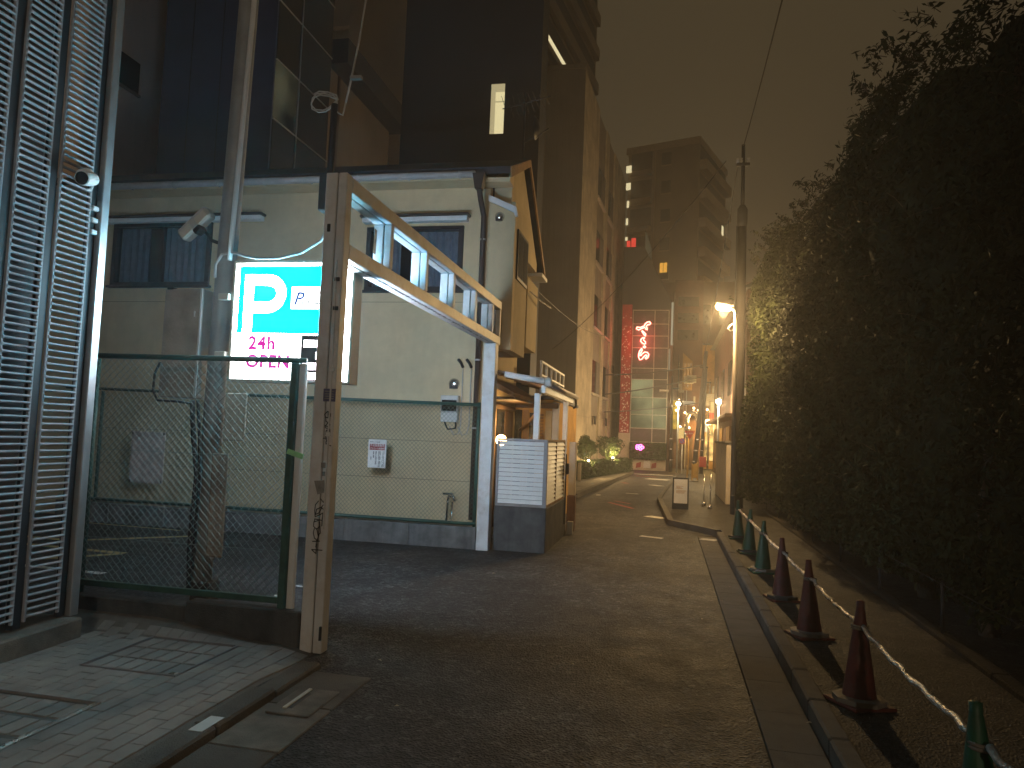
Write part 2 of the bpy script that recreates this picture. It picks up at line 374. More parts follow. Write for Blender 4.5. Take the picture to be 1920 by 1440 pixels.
class MB:
    def __init__(s):
        s.v = []; s.f = []
    def add(s, verts, faces):
        n = len(s.v)
        s.v.extend([tuple(float(c) for c in p) for p in verts])
        s.f.extend([tuple(i + n for i in f) for f in faces])
        return s
    def box(s, x0, x1, y0, y1, z0, z1):
        x0, x1 = min(x0, x1), max(x0, x1); y0, y1 = min(y0, y1), max(y0, y1); z0, z1 = min(z0, z1), max(z0, z1)
        return s.add([(x0,y0,z0),(x1,y0,z0),(x1,y1,z0),(x0,y1,z0),(x0,y0,z1),(x1,y0,z1),(x1,y1,z1),(x0,y1,z1)],
                     [(0,3,2,1),(4,5,6,7),(0,1,5,4),(1,2,6,5),(2,3,7,6),(3,0,4,7)])
    def bbox(s, x0, x1, y0, y1, z0, z1, b=0.006):
        """box with chamfered edges"""
        x0, x1 = min(x0, x1), max(x0, x1); y0, y1 = min(y0, y1), max(y0, y1); z0, z1 = min(z0, z1), max(z0, z1)
        b = min(b, (x1-x0)*.45, (y1-y0)*.45, (z1-z0)*.45)
        X = (x0, x0+b, x1-b, x1); Y = (y0, y0+b, y1-b, y1); Z = (z0, z0+b, z1-b, z1)
        vs = []; idx = {}
        for i, sx in enumerate((0, 1)):
            for j, sy in enumerate((0, 1)):
                for k, sz in enumerate((0, 1)):
                    ox, ix = (X[0], X[1]) if not sx else (X[3], X[2])
                    oy, iy = (Y[0], Y[1]) if not sy else (Y[3], Y[2])
                    oz, iz = (Z[0], Z[1]) if not sz else (Z[3], Z[2])
                    idx[(sx,sy,sz,'x')] = len(vs); vs.append((ox, iy, iz))
                    idx[(sx,sy,sz,'y')] = len(vs); vs.append((ix, oy, iz))
                    idx[(sx,sy,sz,'z')] = len(vs); vs.append((ix, iy, oz))
        g = lambda a,b_,c,d: idx[(a,b_,c,d)]
        fs = []
        for sx in (0, 1):
            f = [g(sx,0,0,'x'), g(sx,1,0,'x'), g(sx,1,1,'x'), g(sx,0,1,'x')]
            fs.append(f if sx else f[::-1])
            f = [g(0,sx,0,'y'), g(1,sx,0,'y'), g(1,sx,1,'y'), g(0,sx,1,'y')]
            fs.append(f[::-1] if sx else f)
            f = [g(0,0,sx,'z'), g(1,0,sx,'z'), g(1,1,sx,'z'), g(0,1,sx,'z')]
            fs.append(f if sx else f[::-1])
        for a in (0, 1):
            for c in (0, 1):
                f = [g(a,c,0,'x'), g(a,c,0,'y'), g(a,c,1,'y'), g(a,c,1,'x')]
                fs.append(f if (a ^ c) else f[::-1])
                f = [g(a,0,c,'x'), g(a,0,c,'z'), g(a,1,c,'z'), g(a,1,c,'x')]
                fs.append(f[::-1] if (a ^ c) else f)
                f = [g(0,a,c,'y'), g(0,a,c,'z'), g(1,a,c,'z'), g(1,a,c,'y')]
                fs.append(f if (a ^ c) else f[::-1])
        for sx in (0, 1):
            for sy in (0, 1):
                for sz in (0, 1):
                    f = [g(sx,sy,sz,'x'), g(sx,sy,sz,'y'), g(sx,sy,sz,'z')]
                    fs.append(f if (sx ^ sy ^ sz) else f[::-1])
        return s.add(vs, fs)
    def obox(s, c, hx, hy, hz, rotz=0, rotx=0, roty=0):
        R = Matrix.Rotation(rotz, 3, 'Z') @ Matrix.Rotation(roty, 3, 'Y') @ Matrix.Rotation(rotx, 3, 'X')
        vs = [Vector(c) + R @ Vector((sx*hx, sy*hy, sz*hz)) for sz in (-1, 1) for sx, sy in ((-1,-1),(1,-1),(1,1),(-1,1))]
        return s.add(vs, [(0,3,2,1),(4,5,6,7),(0,1,5,4),(1,2,6,5),(2,3,7,6),(3,0,4,7)])
    def tube(s, pts, r, seg=8, cap=True):
        P = [Vector(p) for p in pts]
        rs = r if isinstance(r, (list, tuple)) else [r] * len(P)
        rings = []
        up = None
        for i, p in enumerate(P):
            d = (P[min(i+1, len(P)-1)] - P[max(i-1, 0)])
            if d.length < 1e-9: d = Vector((0, 0, 1))
            d.normalize()
            if up is None:
                up = Vector((0, 0, 1)) if abs(d.z) < 0.9 else Vector((1, 0, 0))
            a = d.cross(up)
            if a.length < 1e-6: a = d.cross(Vector((0, 1, 0)))
            a.normalize(); b = a.cross(d); b.normalize(); up = b
            rings.append([p + (a * math.cos(t) + b * math.sin(t)) * rs[i] for t in [2*math.pi*k/seg for k in range(seg)]])
        vs = [q for rg in rings for q in rg]
        fs = []
        for i in range(len(P)-1):
            for k in range(seg):
                k2 = (k+1) % seg
                fs.append((i*seg+k, i*seg+k2, (i+1)*seg+k2, (i+1)*seg+k))
        if cap:
            fs.append(tuple(range(seg))[::-1]); fs.append(tuple((len(P)-1)*seg + k for k in range(seg)))
        return s.add(vs, fs)
    def lathe(s, c, prof, seg=16, axis='Z'):
        """prof: list of (radius, height); closed with caps"""
        vs = []; fs = []
        for r, h in prof:
            for k in range(seg):
                t = 2*math.pi*k/seg
                if axis == 'Z': vs.append((c[0]+r*math.cos(t), c[1]+r*math.sin(t), c[2]+h))
                elif axis == 'Y': vs.append((c[0]+r*math.cos(t), c[1]+h, c[2]+r*math.sin(t)))
                else: vs.append((c[0]+h, c[1]+r*math.cos(t), c[2]+r*math.sin(t)))
        for i in range(len(prof)-1):
            for k in range(seg):
                k2 = (k+1) % seg
                fs.append((i*seg+k, i*seg+k2, (i+1)*seg+k2, (i+1)*seg+k))
        fs.append(tuple(range(seg))[::-1]); fs.append(tuple((len(prof)-1)*seg+k for k in range(seg)))
        return s.add(vs, fs)
    def prism(s, poly, axis, a, b):
        """poly 2D list extruded along axis from a to b; axis 'X': (y,z), 'Y': (x,z), 'Z': (x,y)"""
        def P(p, t):
            return (t, p[0], p[1]) if axis == 'X' else (p[0], t, p[1]) if axis == 'Y' else (p[0], p[1], t)
        n = len(poly)
        vs = [P(p, a) for p in poly] + [P(p, b) for p in poly]
        fs = [tuple(range(n))[::-1], tuple(range(n, 2*n))] + [(i, (i+1) % n, n+(i+1) % n, n+i) for i in range(n)]
        return s.add(vs, fs)
    def quad(s, a, b, c, d):
        return s.add([a, b, c, d], [(0, 1, 2, 3)])
    def sphere(s, c, r, seg=14, rings=8, sz=1.0):
        prof = [(max(1e-4, r*math.sin(math.pi*i/rings)), -r*sz*math.cos(math.pi*i/rings)) for i in range(rings+1)]
        return s.lathe(c, prof, seg)
    def build(s, name, mat, parent=None, kind=None, smooth=False, label=None, fixn=True, org=None):
        me = bpy.data.meshes.new(name)
        o_ = ORG.get(parent.name, Vector((0, 0, 0))) if parent is not None else Vector(org or (0, 0, 0))
        V = [(p[0]-o_.x, p[1]-o_.y, p[2]-o_.z) for p in s.v]
        me.from_pydata(V, [], s.f)
        if fixn:
            import bmesh
            bm = bmesh.new(); bm.from_mesh(me); bmesh.ops.recalc_face_normals(bm, faces=bm.faces); bm.to_mesh(me); bm.free()
        me.materials.append(MT[mat] if isinstance(mat, str) else mat)
        if smooth:
            me.shade_smooth()
        me.update()
        o = bpy.data.objects.new(name, me)
        COL.objects.link(o)
        if parent is not None:
            o.parent = parent
        else:
            o.location = o_
        ORG[o.name] = o_
        if kind: o['kind'] = kind
        if label: o['label'] = label
        return o

def inst(src, parent, loc, rot=(0, 0, 0), name=None):
    """another object sharing src's mesh; loc in world coordinates"""
    o = bpy.data.objects.new(name or src.name.split('.')[0], src.data)
    COL.objects.link(o)
    o.parent = parent
    o.location = Vector(loc) - ORG.get(parent.name, Vector((0, 0, 0)))
    o.rotation_euler = rot
    return o

def single(name, mb, mat, label, cat, group=None, smooth=False, org=None):
    if org is None:
        vs = np.array(mb.v); org = (float(vs[:,0].mean()), float(vs[:,1].mean()), float(vs[:,2].min()))
    return tag(mb.build(name, mat, None, smooth=smooth, org=org), label, cat, group)

def text_mesh(name, body, size, mat, parent, center=None, left=None, rot=None, yplane=0.0, thick=0.0015, shear=0.0,
              face='-Y', bold=0.0, align='LEFT', vertical=False, spacing=1.0, sx=1.0):
    """lettering as thin real geometry; left=(x,z) lower-left corner on plane Y=yplane facing -Y"""
    cu = bpy.data.curves.new(name, 'FONT')
    cu.body = '\n'.join(body) if vertical else body
    cu.size = size
    cu.shear = shear
    cu.offset = bold
    cu.extrude = thick
    cu.resolution_u = 3
    cu.space_character = spacing
    if vertical: cu.space_line = 0.82
    tmp = bpy.data.objects.new(name, cu)
    COL.objects.link(tmp)
    dg = bpy.context.evaluated_depsgraph_get()
    me = bpy.data.meshes.new_from_object(tmp.evaluated_get(dg))
    bpy.data.objects.remove(tmp, do_unlink=True)
    o_ = ORG.get(parent.name, Vector((0, 0, 0)))
    co = np.empty(len(me.vertices)*3); me.vertices.foreach_get('co', co); co = co.reshape(-1, 3)
    co[:, 0] *= sx
    out = np.zeros_like(co)
    out[:, 0] = left[0] + co[:, 0] - o_.x
    out[:, 1] = yplane - co[:, 2] - o_.y
    out[:, 2] = left[1] + co[:, 1] - o_.z
    me.vertices.foreach_set('co', out.reshape(-1))
    me.materials.clear()
    me.materials.append(MT[mat] if isinstance(mat, str) else mat)
    me.update()
    o = bpy.data.objects.new(name, me)
    COL.objects.link(o)
    o.parent = parent
    return o

def ribbon(mb, pts, w, y, t=0.002):
    """flat painted stroke on a plane Y=y, pts (x,z)"""
    for (x0, z0), (x1, z1) in zip(pts[:-1], pts[1:]):
        d = math.hypot(x1-x0, z1-z0) or 1e-6
        nx, nz = -(z1-z0)/d*w/2, (x1-x0)/d*w/2
        ex, ez = (x1-x0)/d*w*.4, (z1-z0)/d*w*.4
        mb.quad((x0+nx-ex, y, z0+nz-ez), (x0-nx-ex, y, z0-nz-ez), (x1-nx+ex, y, z1-nz+ez), (x1+nx+ex, y, z1+nz+ez))

def leaves(name, P, Nrm, size, mat, parent, aspect=0.36, seed=1, kind='stuff', spread=0.9):
    """many small folded leaf faces at points P, loosely facing Nrm"""
    rng = np.random.default_rng(seed)
    n = len(P)
    a = rng.normal(size=(n, 3)) * spread + Nrm
    a /= np.linalg.norm(a, axis=1)[:, None]
    t = np.cross(a, rng.normal(size=(n, 3)))
    t /= np.linalg.norm(t, axis=1)[:, None]
    b = np.cross(a, t)
    L = (size * rng.uniform(0.6, 1.35, n))[:, None]
    W = L * aspect * rng.uniform(0.75, 1.3, n)[:, None]
    V = np.empty((n, 4, 3))
    V[:, 0] = P - t*L*.5
    V[:, 1] = P + b*W*.5 + a*W*.22
    V[:, 2] = P + t*L*.5 + a*L*rng.uniform(-.18, .18, n)[:, None]
    V[:, 3] = P - b*W*.5 + a*W*.22
    o_ = ORG.get(parent.name, Vector((0, 0, 0)))
    V -= np.array([o_.x, o_.y, o_.z])
    idx = (np.arange(n)*4)[:, None]
    F = np.concatenate([idx + np.array([[0, 1, 2]]), idx + np.array([[0, 2, 3]])], axis=0)
    me = bpy.data.meshes.new(name)
    me.vertices.add(n*4); me.vertices.foreach_set('co', V.reshape(-1))
    me.loops.add(len(F)*3); me.loops.foreach_set('vertex_index', F.reshape(-1).astype(np.int32))
    me.polygons.add(len(F))
    me.polygons.foreach_set('loop_start', (np.arange(len(F))*3).astype(np.int32))
    me.polygons.foreach_set('loop_total', np.full(len(F), 3, np.int32))
    me.update(calc_edges=True)
    me.materials.append(MT[mat] if isinstance(mat, str) else mat)
    o = bpy.data.objects.new(name, me)
    COL.objects.link(o)
    o.parent = parent
    if kind: o['kind'] = kind
    return o

def lamp(name, kind, loc, color, energy, radius=0.1, rot=(0, 0, 0), parent=None, spot=None, blend=0.5):
    d = bpy.data.lights.new(name, kind)
    d.color = color; d.energy = energy
    if kind in ('POINT', 'SPOT'): d.shadow_soft_size = radius
    if kind == 'SPOT':
        d.spot_size = spot; d.spot_blend = blend
    o = bpy.data.objects.new(name, d)
    COL.objects.link(o)
    if parent is not None:
        o.parent = parent
        o.location = Vector(loc) - ORG.get(parent.name, Vector((0, 0, 0)))
    else:
        o.location = loc
    o.rotation_euler = rot
    return o

def vnoise(x, y, seed=0):
    """smooth value noise for lumpy shapes"""
    xi = np.floor(x).astype(int); yi = np.floor(y).astype(int)
    xf = x - xi; yf = y - yi
    def h(a, b):
        k = (a*374761393 + b*668265263 + seed*974711) & 0x7fffffff
        k = ((k ^ (k >> 13)) * 1274126177) & 0x7fffffff
        return (k % 10007) / 10007.0
    u = xf*xf*(3-2*xf); v = yf*yf*(3-2*yf)
    return (h(xi, yi)*(1-u) + h(xi+1, yi)*u)*(1-v) + (h(xi, yi+1)*(1-u) + h(xi+1, yi+1)*u)*v

# ================================================================== SETTING: ground
def struct(name, mb, mat, parent=None, smooth=False):
    o = mb.build(name, mat, parent, smooth=smooth)
    if parent is None: o['kind'] = 'structure'
    return o

mb = MB(); mb.quad((-350, -120, -0.06), (350, -120, -0.06), (350, 500, -0.06), (-350, 500, -0.06))
struct('ground', mb, 'ground')

# asphalt road with the parking lot running into it
mb = MB()
mb.quad((-14, -22, 0), (0.57, -22, 0), (0.57, 13.35, 0), (-14, 13.35, 0))
mb.add([(-14, 13.35, 0), (0.57, 13.35, 0), (0.88, 13.5, 0), (0.06, 14.75, 0), (-0.22, 20.3, 0), (0.2, 30, 0), (0.5, 36.5, 0), (-14, 36.5, 0)],
       [(0, 1, 2, 3, 4, 5, 6, 7)])
mb.quad((-40, 36.5, 0), (60, 36.5, 0), (60, 43.5, 0), (-40, 43.5, 0))
road = struct('road', mb, 'asphalt')

def mark(pts, mat, z=0.004, name='road_marking'):
    m = MB(); m.add([(x, y, z) for x, y in pts], [tuple(range(len(pts)))])
    return m.build(name, mat, road)
def stripe(a, b, w, mat, z=0.004, name='road_marking'):
    d = Vector((b[0]-a[0], b[1]-a[1])); d.normalize(); n = Vector((-d.y, d.x))*w/2
    return mark([(a[0]-n.x, a[1]-n.y), (b[0]-n.x, b[1]-n.y), (b[0]+n.x, b[1]+n.y), (a[0]+n.x, a[1]+n.y)], mat, z, name)
stripe((-0.39, 12.88), (-0.02, 12.74), 0.15, 'white_line')
stripe((-0.37, 16.25), (0.02, 15.95), 0.28, 'white_line')
stripe((0.60, 12.93), (0.86, 12.85), 0.22, 'white_line', z=0.014)
stripe((-1.40, 19.1), (-0.72, 17.75), 0.12, 'red_line')
stripe((-1.28, 19.6), (-0.85, 19.0), 0.10, 'red_line')
stripe((-1.92, 21.3), (-1.80, 21.3), 0.35, 'white_line')
stripe((-1.15, 22.6), (-0.78, 22.5), 0.16, 'white_line')
stripe((-1.55, 27.9), (-1.35, 27.5), 0.2, 'red_line')
stripe((-0.50, 27.4), (-0.15, 26.9), 0.35, 'white_line')
stripe((-0.75, 31.5), (0.15, 31.2), 0.7, 'white_line')
stripe((-1.45, 35.2), (0.35, 35.4), 0.45, 'white_line')
stripe((-1.30, 33.4), (-0.40, 33.2), 0.22, 'red_line')
# parking bay lines
stripe((-9.6, 10.08), (-7.12, 9.95), 0.06, 'yellow_line', name='bay_line')
stripe((-6.55, 9.62), (-7.72, 8.52), 0.13, 'yellow_line', name='bay_line')
stripe((-7.76, 8.52), (-9.6, 8.62), 0.12, 'yellow_line', name='bay_line')
stripe((-6.45, 7.98), (-9.6, 8.15), 0.12, 'yellow_line', name='bay_line')
stripe((-6.47, 7.95), (-6.98, 7.32), 0.12, 'yellow_line', name='bay_line')
stripe((-5.80, 6.88), (-8.5, 6.98), 0.10, 'white_line', name='bay_line')
stripe((-3.72, 7.10), (-3.50, 7.06), 0.05, 'white_line', name='bay_line')
stripe((-3.68, 6.62), (-3.48, 6.60), 0.05, 'white_line', name='bay_line')

# right footway
mb = MB()
walk_poly = [(1.0, -22), (1.0, 13.6), (0.18, 14.85), (-0.08, 20.3), (0.34, 30), (0.62, 36.4), (4.0, 36.4), (4.0, -22)]
mb.prism(walk_poly, 'Z', -0.05, 0.085)
walk = struct('footway', mb, 'walk_asphalt')
# gutter slabs and kerb stones on the right
mbs = MB(); mbs.bbox(-0.15, 0.15, -0.298, 0.298, -0.03, 0.009, 0.006)
g0 = None
for k in range(27):
    y = -2.6 + k*0.6
    if g0 is None:
        m = MB(); m.bbox(0.578, 0.872, y-0.2985, y+0.2985, -0.03, 0.009, 0.003)
        g0 = m.build('gutter_slab', 'kerb', walk)
    else:
        o = bpy.data.objects.new('gutter_slab', g0.data); COL.objects.link(o); o.parent = walk; o.location = (0, k*0.6, 0)
k0 = None
for k in range(27):
    y = -2.6 + k*0.6
    if k0 is None:
        m = MB(); m.bbox(0.884, 0.998, y-0.2965, y+0.2965, -0.03, 0.112, 0.014)
        k0 = m.build('kerb_stone', 'kerb', walk)
    else:
        o = bpy.data.objects.new('kerb_stone', k0.data); COL.objects.link(o); o.parent = walk; o.location = (0, k*0.6, random.uniform(-.004, .004))
def kerb_run(a, b, w, z, parent, mat='kerb', L=0.6, name='kerb_stone'):
    a = Vector(a); b = Vector(b); n = max(1, round((b-a).length/L)); d = (b-a)/n; ang = math.atan2(d.y, d.x)
    for i in range(n):
        c = a + d*(i+.5)
        m = MB(); m.obox((c.x, c.y, z/2-.015), d.length/2-.004, w/2, z/2+.015, ang)
        m.build(name, mat, parent)
kerb_run((0.94, 13.6), (0.12, 14.82), 0.11, 0.105, walk)
kerb_run((0.12, 14.82), (-0.14, 20.3), 0.11, 0.105, walk)
kerb_run((-0.14, 20.3), (0.28, 30), 0.11, 0.105, walk, L=1.2)
kerb_run((0.28, 30), (0.56, 36.3), 0.11, 0.105, walk, L=1.2)
m = MB(); m.obox((0.42, 12.35, 0.006), 0.16, 0.02, 0.004, 0.1)

# left brick pavement
def zf(x, y):
    c = lambda v: max(0.0, min(1.0, v))
    s = lambda v: v*v*(3-2*v)
    return 0.050 + 0.11*s(c((-2.75-x)/1.1))*s(c((y-4.86)/0.24)) - 0.045*s(c((x+2.75)/0.35))*s(c((y-4.2)/0.7))
mb = MB()
nx, ny = 30, 110
gx = [-4.65 + (4.65-2.43)*i/nx for i in range(nx+1)]; gy = [-3.0 + 8.08*j/ny for j in range(ny+1)]
vs = [(x, y, zf(x, y)-0.010) for y in gy for x in gx]
mb.add(vs, [(j*(nx+1)+i, j*(nx+1)+i+1, (j+1)*(nx+1)+i+1, (j+1)*(nx+1)+i) for j in range(ny) for i in range(nx)])
pav = struct('brick_pavement', mb, 'joint')
covers = [(-3.67, -2.97, 4.20, 4.90), (-3.97, -3.07, 2.70, 3.70)]
pm = {}
for mat in ('paver', 'paver_b'):
    m = MB(); m.bbox(-0.0482, 0.0482, -0.0982, 0.0982, -0.035, 0.0, 0.003)
    pm[mat] = m
    m = MB(); m.bbox(-0.0482, 0.0482, -0.0482, 0.0482, -0.035, 0.0, 0.003)
    pm[mat+'_half'] = m
first = {}
def put_paver(x, y, parent, z=None, half=False):
    mat = 'paver' if random.random() < 0.62 else 'paver_b'
    base_mat = mat
    if half: mat += '_half'
    if mat not in first:
        o = pm[mat].build('paver', base_mat, None, org=(0, 0, 0)); first[mat] = o.data
    else:
        o = bpy.data.objects.new('paver', first[mat]); COL.objects.link(o)
    o.parent = parent
    zz = zf(x, y) if z is None else z
    o.location = Vector((x, y, zz + random.uniform(-.0012, .0012))) - ORG.get(parent.name, Vector((0, 0, 0)))
    gxx = (zf(x+.03, y)-zf(x-.03, y))/.06; gyy = (zf(x, y+.03)-zf(x, y-.03))/.06
    o.rotation_euler = (math.atan(gyy)+random.uniform(-.006, .006), -math.atan(gxx)+random.uniform(-.006, .006), random.uniform(-.008, .008))
for i in range(17):
    x = -4.12 + i*0.1
    off = 0.1*(i % 2)
    for j in range(15):
        y = 2.20 + off + j*0.2
        clash = lambda yy, h: yy+h > 5.085 or any(a < x < b and c < yy+h-.01 and yy-h+.01 < d for a, b, c, d in covers)
        if not clash(y, .1): put_paver(x, y, pav)
        else:
            for yy in (y-.05, y+.05):
                if not clash(yy, .05): put_paver(x, yy, pav, half=True)
# kerb and gutter on the left
for k in range(14):
    y = -2.7 + k*0.6
    if y > 4.9: continue
    m = MB(); m.bbox(-2.425, -2.275, y-.297, y+.297, -0.03, 0.058 + (0 if y < 4.4 else -.02), 0.012)
    m.build('kerb_stone', 'kerb', pav)
for k in range(12):
    y = -2.2 + k*0.6
    if y > 4.8: continue
    m = MB(); m.bbox(-2.268, -1.865, y-.296, y+.296, -0.03, 0.010, 0.006)
    m.build('gutter_slab', 'concrete' if k == 10 else 'kerb', pav)
m = MB(); m.box(-2.38, -2.30, 3.50, 3.70, 0.0585, 0.0605); m.build('kerb_patch', 'paper', pav)
# gutter grating: pale slab with a dark lifting slot
gr = thing('drain_cover', 'pale concrete drain cover with a dark slot in the left gutter', 'drain cover', (-2.06, 4.15, 0.011))
m = MB(); m.bbox(-2.20, -1.93, 3.94, 4.36, 0.0105, 0.022, 0.006); m.build('slab', 'concrete', gr)
m = MB(); m.bbox(-2.10, -2.075, 4.02, 4.27, 0.0215, 0.0235, 0.001); m.build('slot', 'black', gr)
m = MB(); m.bbox(-2.125, -2.10, 4.00, 4.33, 0.0215, 0.032, 0.003); m.build('lip', 'plate', gr)
# inset covers with steel edge frames
for ci, (a, b, c, d) in enumerate(covers):
    lab = ('square paver-filled access cover with thin steel edges below the chain-link fence',
           'large paver-filled access cover with a bright steel edge beside the louvred wall')[ci]
    zc = zf((a+b)/2, (c+d)/2) + (0.004 if ci == 0 else 0.0)
    t = thing('access_cover', lab, 'access cover', ((a+b)/2, (c+d)/2, zc-.03), 'paver-filled access covers')
    m = MB(); m.box(a+.012, b-.012, c+.012, d-.012, zc-.03, zc-.012); m.build('tray', 'joint', t)
    for (x0, x1, y0, y1, mat) in ((a, a+.007, c, d, 'slat_frame'), (b-.012, b, c, d, 'steel' if ci else 'slat_frame'),
                                  (a+.008, b-.0125, c, c+.008, 'slat_frame'), (a+.008, b-.0125, d-.007, d, 'slat_frame')):
        m = MB(); m.bbox(x0, x1, y0, y1, zc-.03, zc+.006, .002); m.build('edge_frame', mat, t)
    if ci == 1:
        m = MB(); m.bbox(b-.030, b-.013, c, d-.02, zc-.02, zc+.010, .002); m.build('edge_frame', 'steel', t)
    else:
        m = MB(); m.bbox(b-.06, b-.013, c+.013, c+.05, zc-.02, zc+.008, .002); m.build('corner_plate', 'steel', t)
    nxx = int((b-a-.04)/0.1); nyy = int((d-c-.04)/0.2)
    for i in range(nxx):
        for j in range(nyy):
            x = a+.02+(b-a-.04)*(i+.5)/nxx; y = c+.02+(d-c-.04)*(j+.5)/nyy
            put_paver(x, y, t, z=zc-.002)

# ================================================================== LOUVRED BUILDING on the left
LX = -4.25
lb = thing('louvred_building', 'grey building side clad in tall metal louvre panels at left edge', 'building', (-5.2, 3.5, 0))
m = MB(); m.box(-7.2, -4.62, -3, 4.66, -0.02, 9.2); m.build('wall', 'tower_dark', lb)
m = MB(); m.bbox(-4.66, -4.16, -3, 3.2, 0.0, 0.205, .012); m.build('plinth', 'concrete', lb)
m = MB(); m.bbox(-4.66, -4.16, 3.204, 4.02, 0.0, 0.205, .012); m.build('plinth', 'concrete', lb)
m = MB(); m.bbox(-4.66, -4.14, 4.024, 4.74, 0.0, 0.19, .012); m.build('plinth', 'concrete', lb)
slat_mesh = None
for pi, (y0, y1) in enumerate(((4.325, 4.63), (3.965, 4.245), (3.595, 3.885))):
    pan = MB()
    for yy in (y0, y1-.022):
        pan.bbox(LX-.018, LX+.004, yy, yy+.022, 0.24, 9.0, .004)
    po = pan.build('louvre_panel', 'alu_dull', lb)
    w = y1-y0-.044
    prof = [(-.006, -1.0), (.006, -.72), (.012, -.2), (.012, .2), (.006, .72), (-.006, 1.0), (-.011, .5), (-.011, -.5)]
    N_ = len(prof)
    z = 0.275
    ztop = (4.92, 4.66, 4.46)[pi]
    first_s = None
    while z < ztop:
        if first_s is None:
            mm = MB()
            vs = []
            for yy, hz in ((y0+.014, .0234), (y0+.020, .0170), (y0+.027, .0120), (y0+.036, .0098), (y1-.036, .0098), (y1-.027, .0120), (y1-.020, .0170), (y1-.014, .0234)):
                vs += [(LX-.002+p, yy, z+q*hz) for p, q in prof]
            mm.add(vs, [(i*N_+k, i*N_+(k+1) % N_, (i+1)*N_+(k+1) % N_, (i+1)*N_+k) for i in range(7) for k in range(N_)])
            first_s = mm.build('slat', 'alu_dull', po, smooth=True)
            z0s = z
        else:
            o = bpy.data.objects.new('slat', first_s.data); COL.objects.link(o); o.parent = po
            o.location = (0, 0, z-z0s)
        z += 0.047
    rest = MB()
    while z < 9.0:
        rest.bbox(LX-.012, LX+.010, y0+.02, y1-.02, z-.010, z+.010, .006); z += 0.047
    rest.build('upper_slats', 'alu_dull', po, kind='stuff')
for yy in (4.248, 3.888, 3.52):
    m = MB(); m.bbox(LX-.07, LX-.012, yy+.003, yy+.073, 0.2, 9.0, .004); m.build('post', 'dark_metal', lb)
m = MB(); m.bbox(LX-.05, LX-.02, 4.634, 4.708, 0.2, 9.0, .004); m.build('post', 'dark_metal', lb)
m = MB(); m.bbox(LX-.06, LX+.02, 4.712, 4.792, 0.19, 9.0, .006); m.build('edge_channel', 'alu', lb)
for yy in (4.36, 4.40):
    m = MB(); m.bbox(LX-.19, LX-.15, yy, yy+.022, 0.2, 9.0, .003); m.build('bracing', 'pale_box', lb)
for zz in (3.02, 3.11, 3.20):
    m = MB(); m.bbox(LX-.02, LX+.012, 4.64, 4.70, zz, zz+.035, .006); m.build('clip', 'white_paint', lb)

# security camera on the louvres
sc_ = thing('security_camera', 'white bullet security camera on the louvred wall', 'camera', (-4.22, 4.50, 3.30))
m = MB(); m.lathe((-4.235, 4.50, 3.40), [(.055, 0), (.06, .015), (.045, .04), (.03, .055)], 18, 'X'); m.build('mount', 'white_paint', sc_, smooth=True)
m = MB(); m.sphere((-4.185, 4.50, 3.42), .045, 16, 10); m.build('joint', 'white_paint', sc_, smooth=True)
R = Matrix.Translation((-4.15, 4.475, 3.375)) @ Matrix.Rotation(RAD(196), 4, 'Z') @ Matrix.Rotation(RAD(-16), 4, 'X')
def xf(mbx, R):
    mbx.v = [tuple(R @ Vector(p)) for p in mbx.v]; return mbx
m = xf(MB().lathe((0, 0, 0), [(.030, -.085), (.045, -.07), (.052, -.02), (.053, .085), (.050, .095)], 20, 'Y'), R); m.build('body', 'white_paint', sc_, smooth=True)
m = xf(MB().lathe((0, 0, 0), [(.047, .093), (.045, .099), (.030, .097)], 20, 'Y'), R); m.build('lens_cover', 'lens_dark', sc_)
m = xf(MB().tube([(.0, -.06, -.05), (.0, -.03, -.075), (.02, .0, -.08)], .008, 6), R); m.build('cable', 'white_paint', sc_)

# ================================================================== NEAR CHAIN-LINK FENCE
def chain_link(x0, x1, z0, z1, y, pitch, r, mat, parent, seg=3):
    """woven diamonds: each wire zig-zags, wires drawn as both diagonals with a small over-under weave"""
    v = []; f = []
    step = pitch/2
    def run(a, b, sgn):
        n = max(1, int(round(abs(b[0]-a[0])/step)))
        base = len(v)
        for i in range(n+1):
            t = i/n
            x = a[0]+(b[0]-a[0])*t; z = a[1]+(b[1]-a[1])*t
            yy = y + (r*1.3 if (i % 2) else -r*1.3)*sgn
            for k in range(seg):
                an = 2*math.pi*k/seg + .5
                v.append((x + r*.7*math.cos(an), yy + r*math.sin(an), z + r*.7*math.cos(an)*(-1 if (b[1] > a[1]) else 1)))
            if i:
                for k in range(seg):
                    k2 = (k+1) % seg
                    f.append((base+(i-1)*seg+k, base+(i-1)*seg+k2, base+i*seg+k2, base+i*seg+k))
    H = z1-z0
    c = x0-H
    while c < x1:
        a = (c, z0); b = (c+H, z1)
        if a[0] < x0: a = (x0, z0+(x0-c))
        if b[0] > x1: b = (x1, z1-(c+H-x1))
        if b[0]-a[0] > .02: run(a, b, 1)
        a = (c, z1); b = (c+H, z0)
        if a[0] < x0: a = (x0, z1-(x0-c))
        if b[0] > x1: b = (x1, z0+(c+H-x1))
        if b[0]-a[0] > .02: run(a, b, -1)
        c += pitch
    m = MB(); m.v = v; m.f = f
    return m.build('wire_mesh', mat, parent, kind='stuff')

fw = thing('concrete_wall', 'low dark concrete base wall under the nearer chain-link fence', 'wall', (-3.5, 5.14, 0))
m = MB(); m.bbox(-4.60, -3.55, 5.075, 5.205, -0.02, 0.255, .01); m.build('wall_block', 'concrete_dark', fw)
m = MB(); m.bbox(-3.546, -2.60, 5.075, 5.205, -0.02, 0.285, .01); m.build('wall_block', 'concrete_dark', fw)

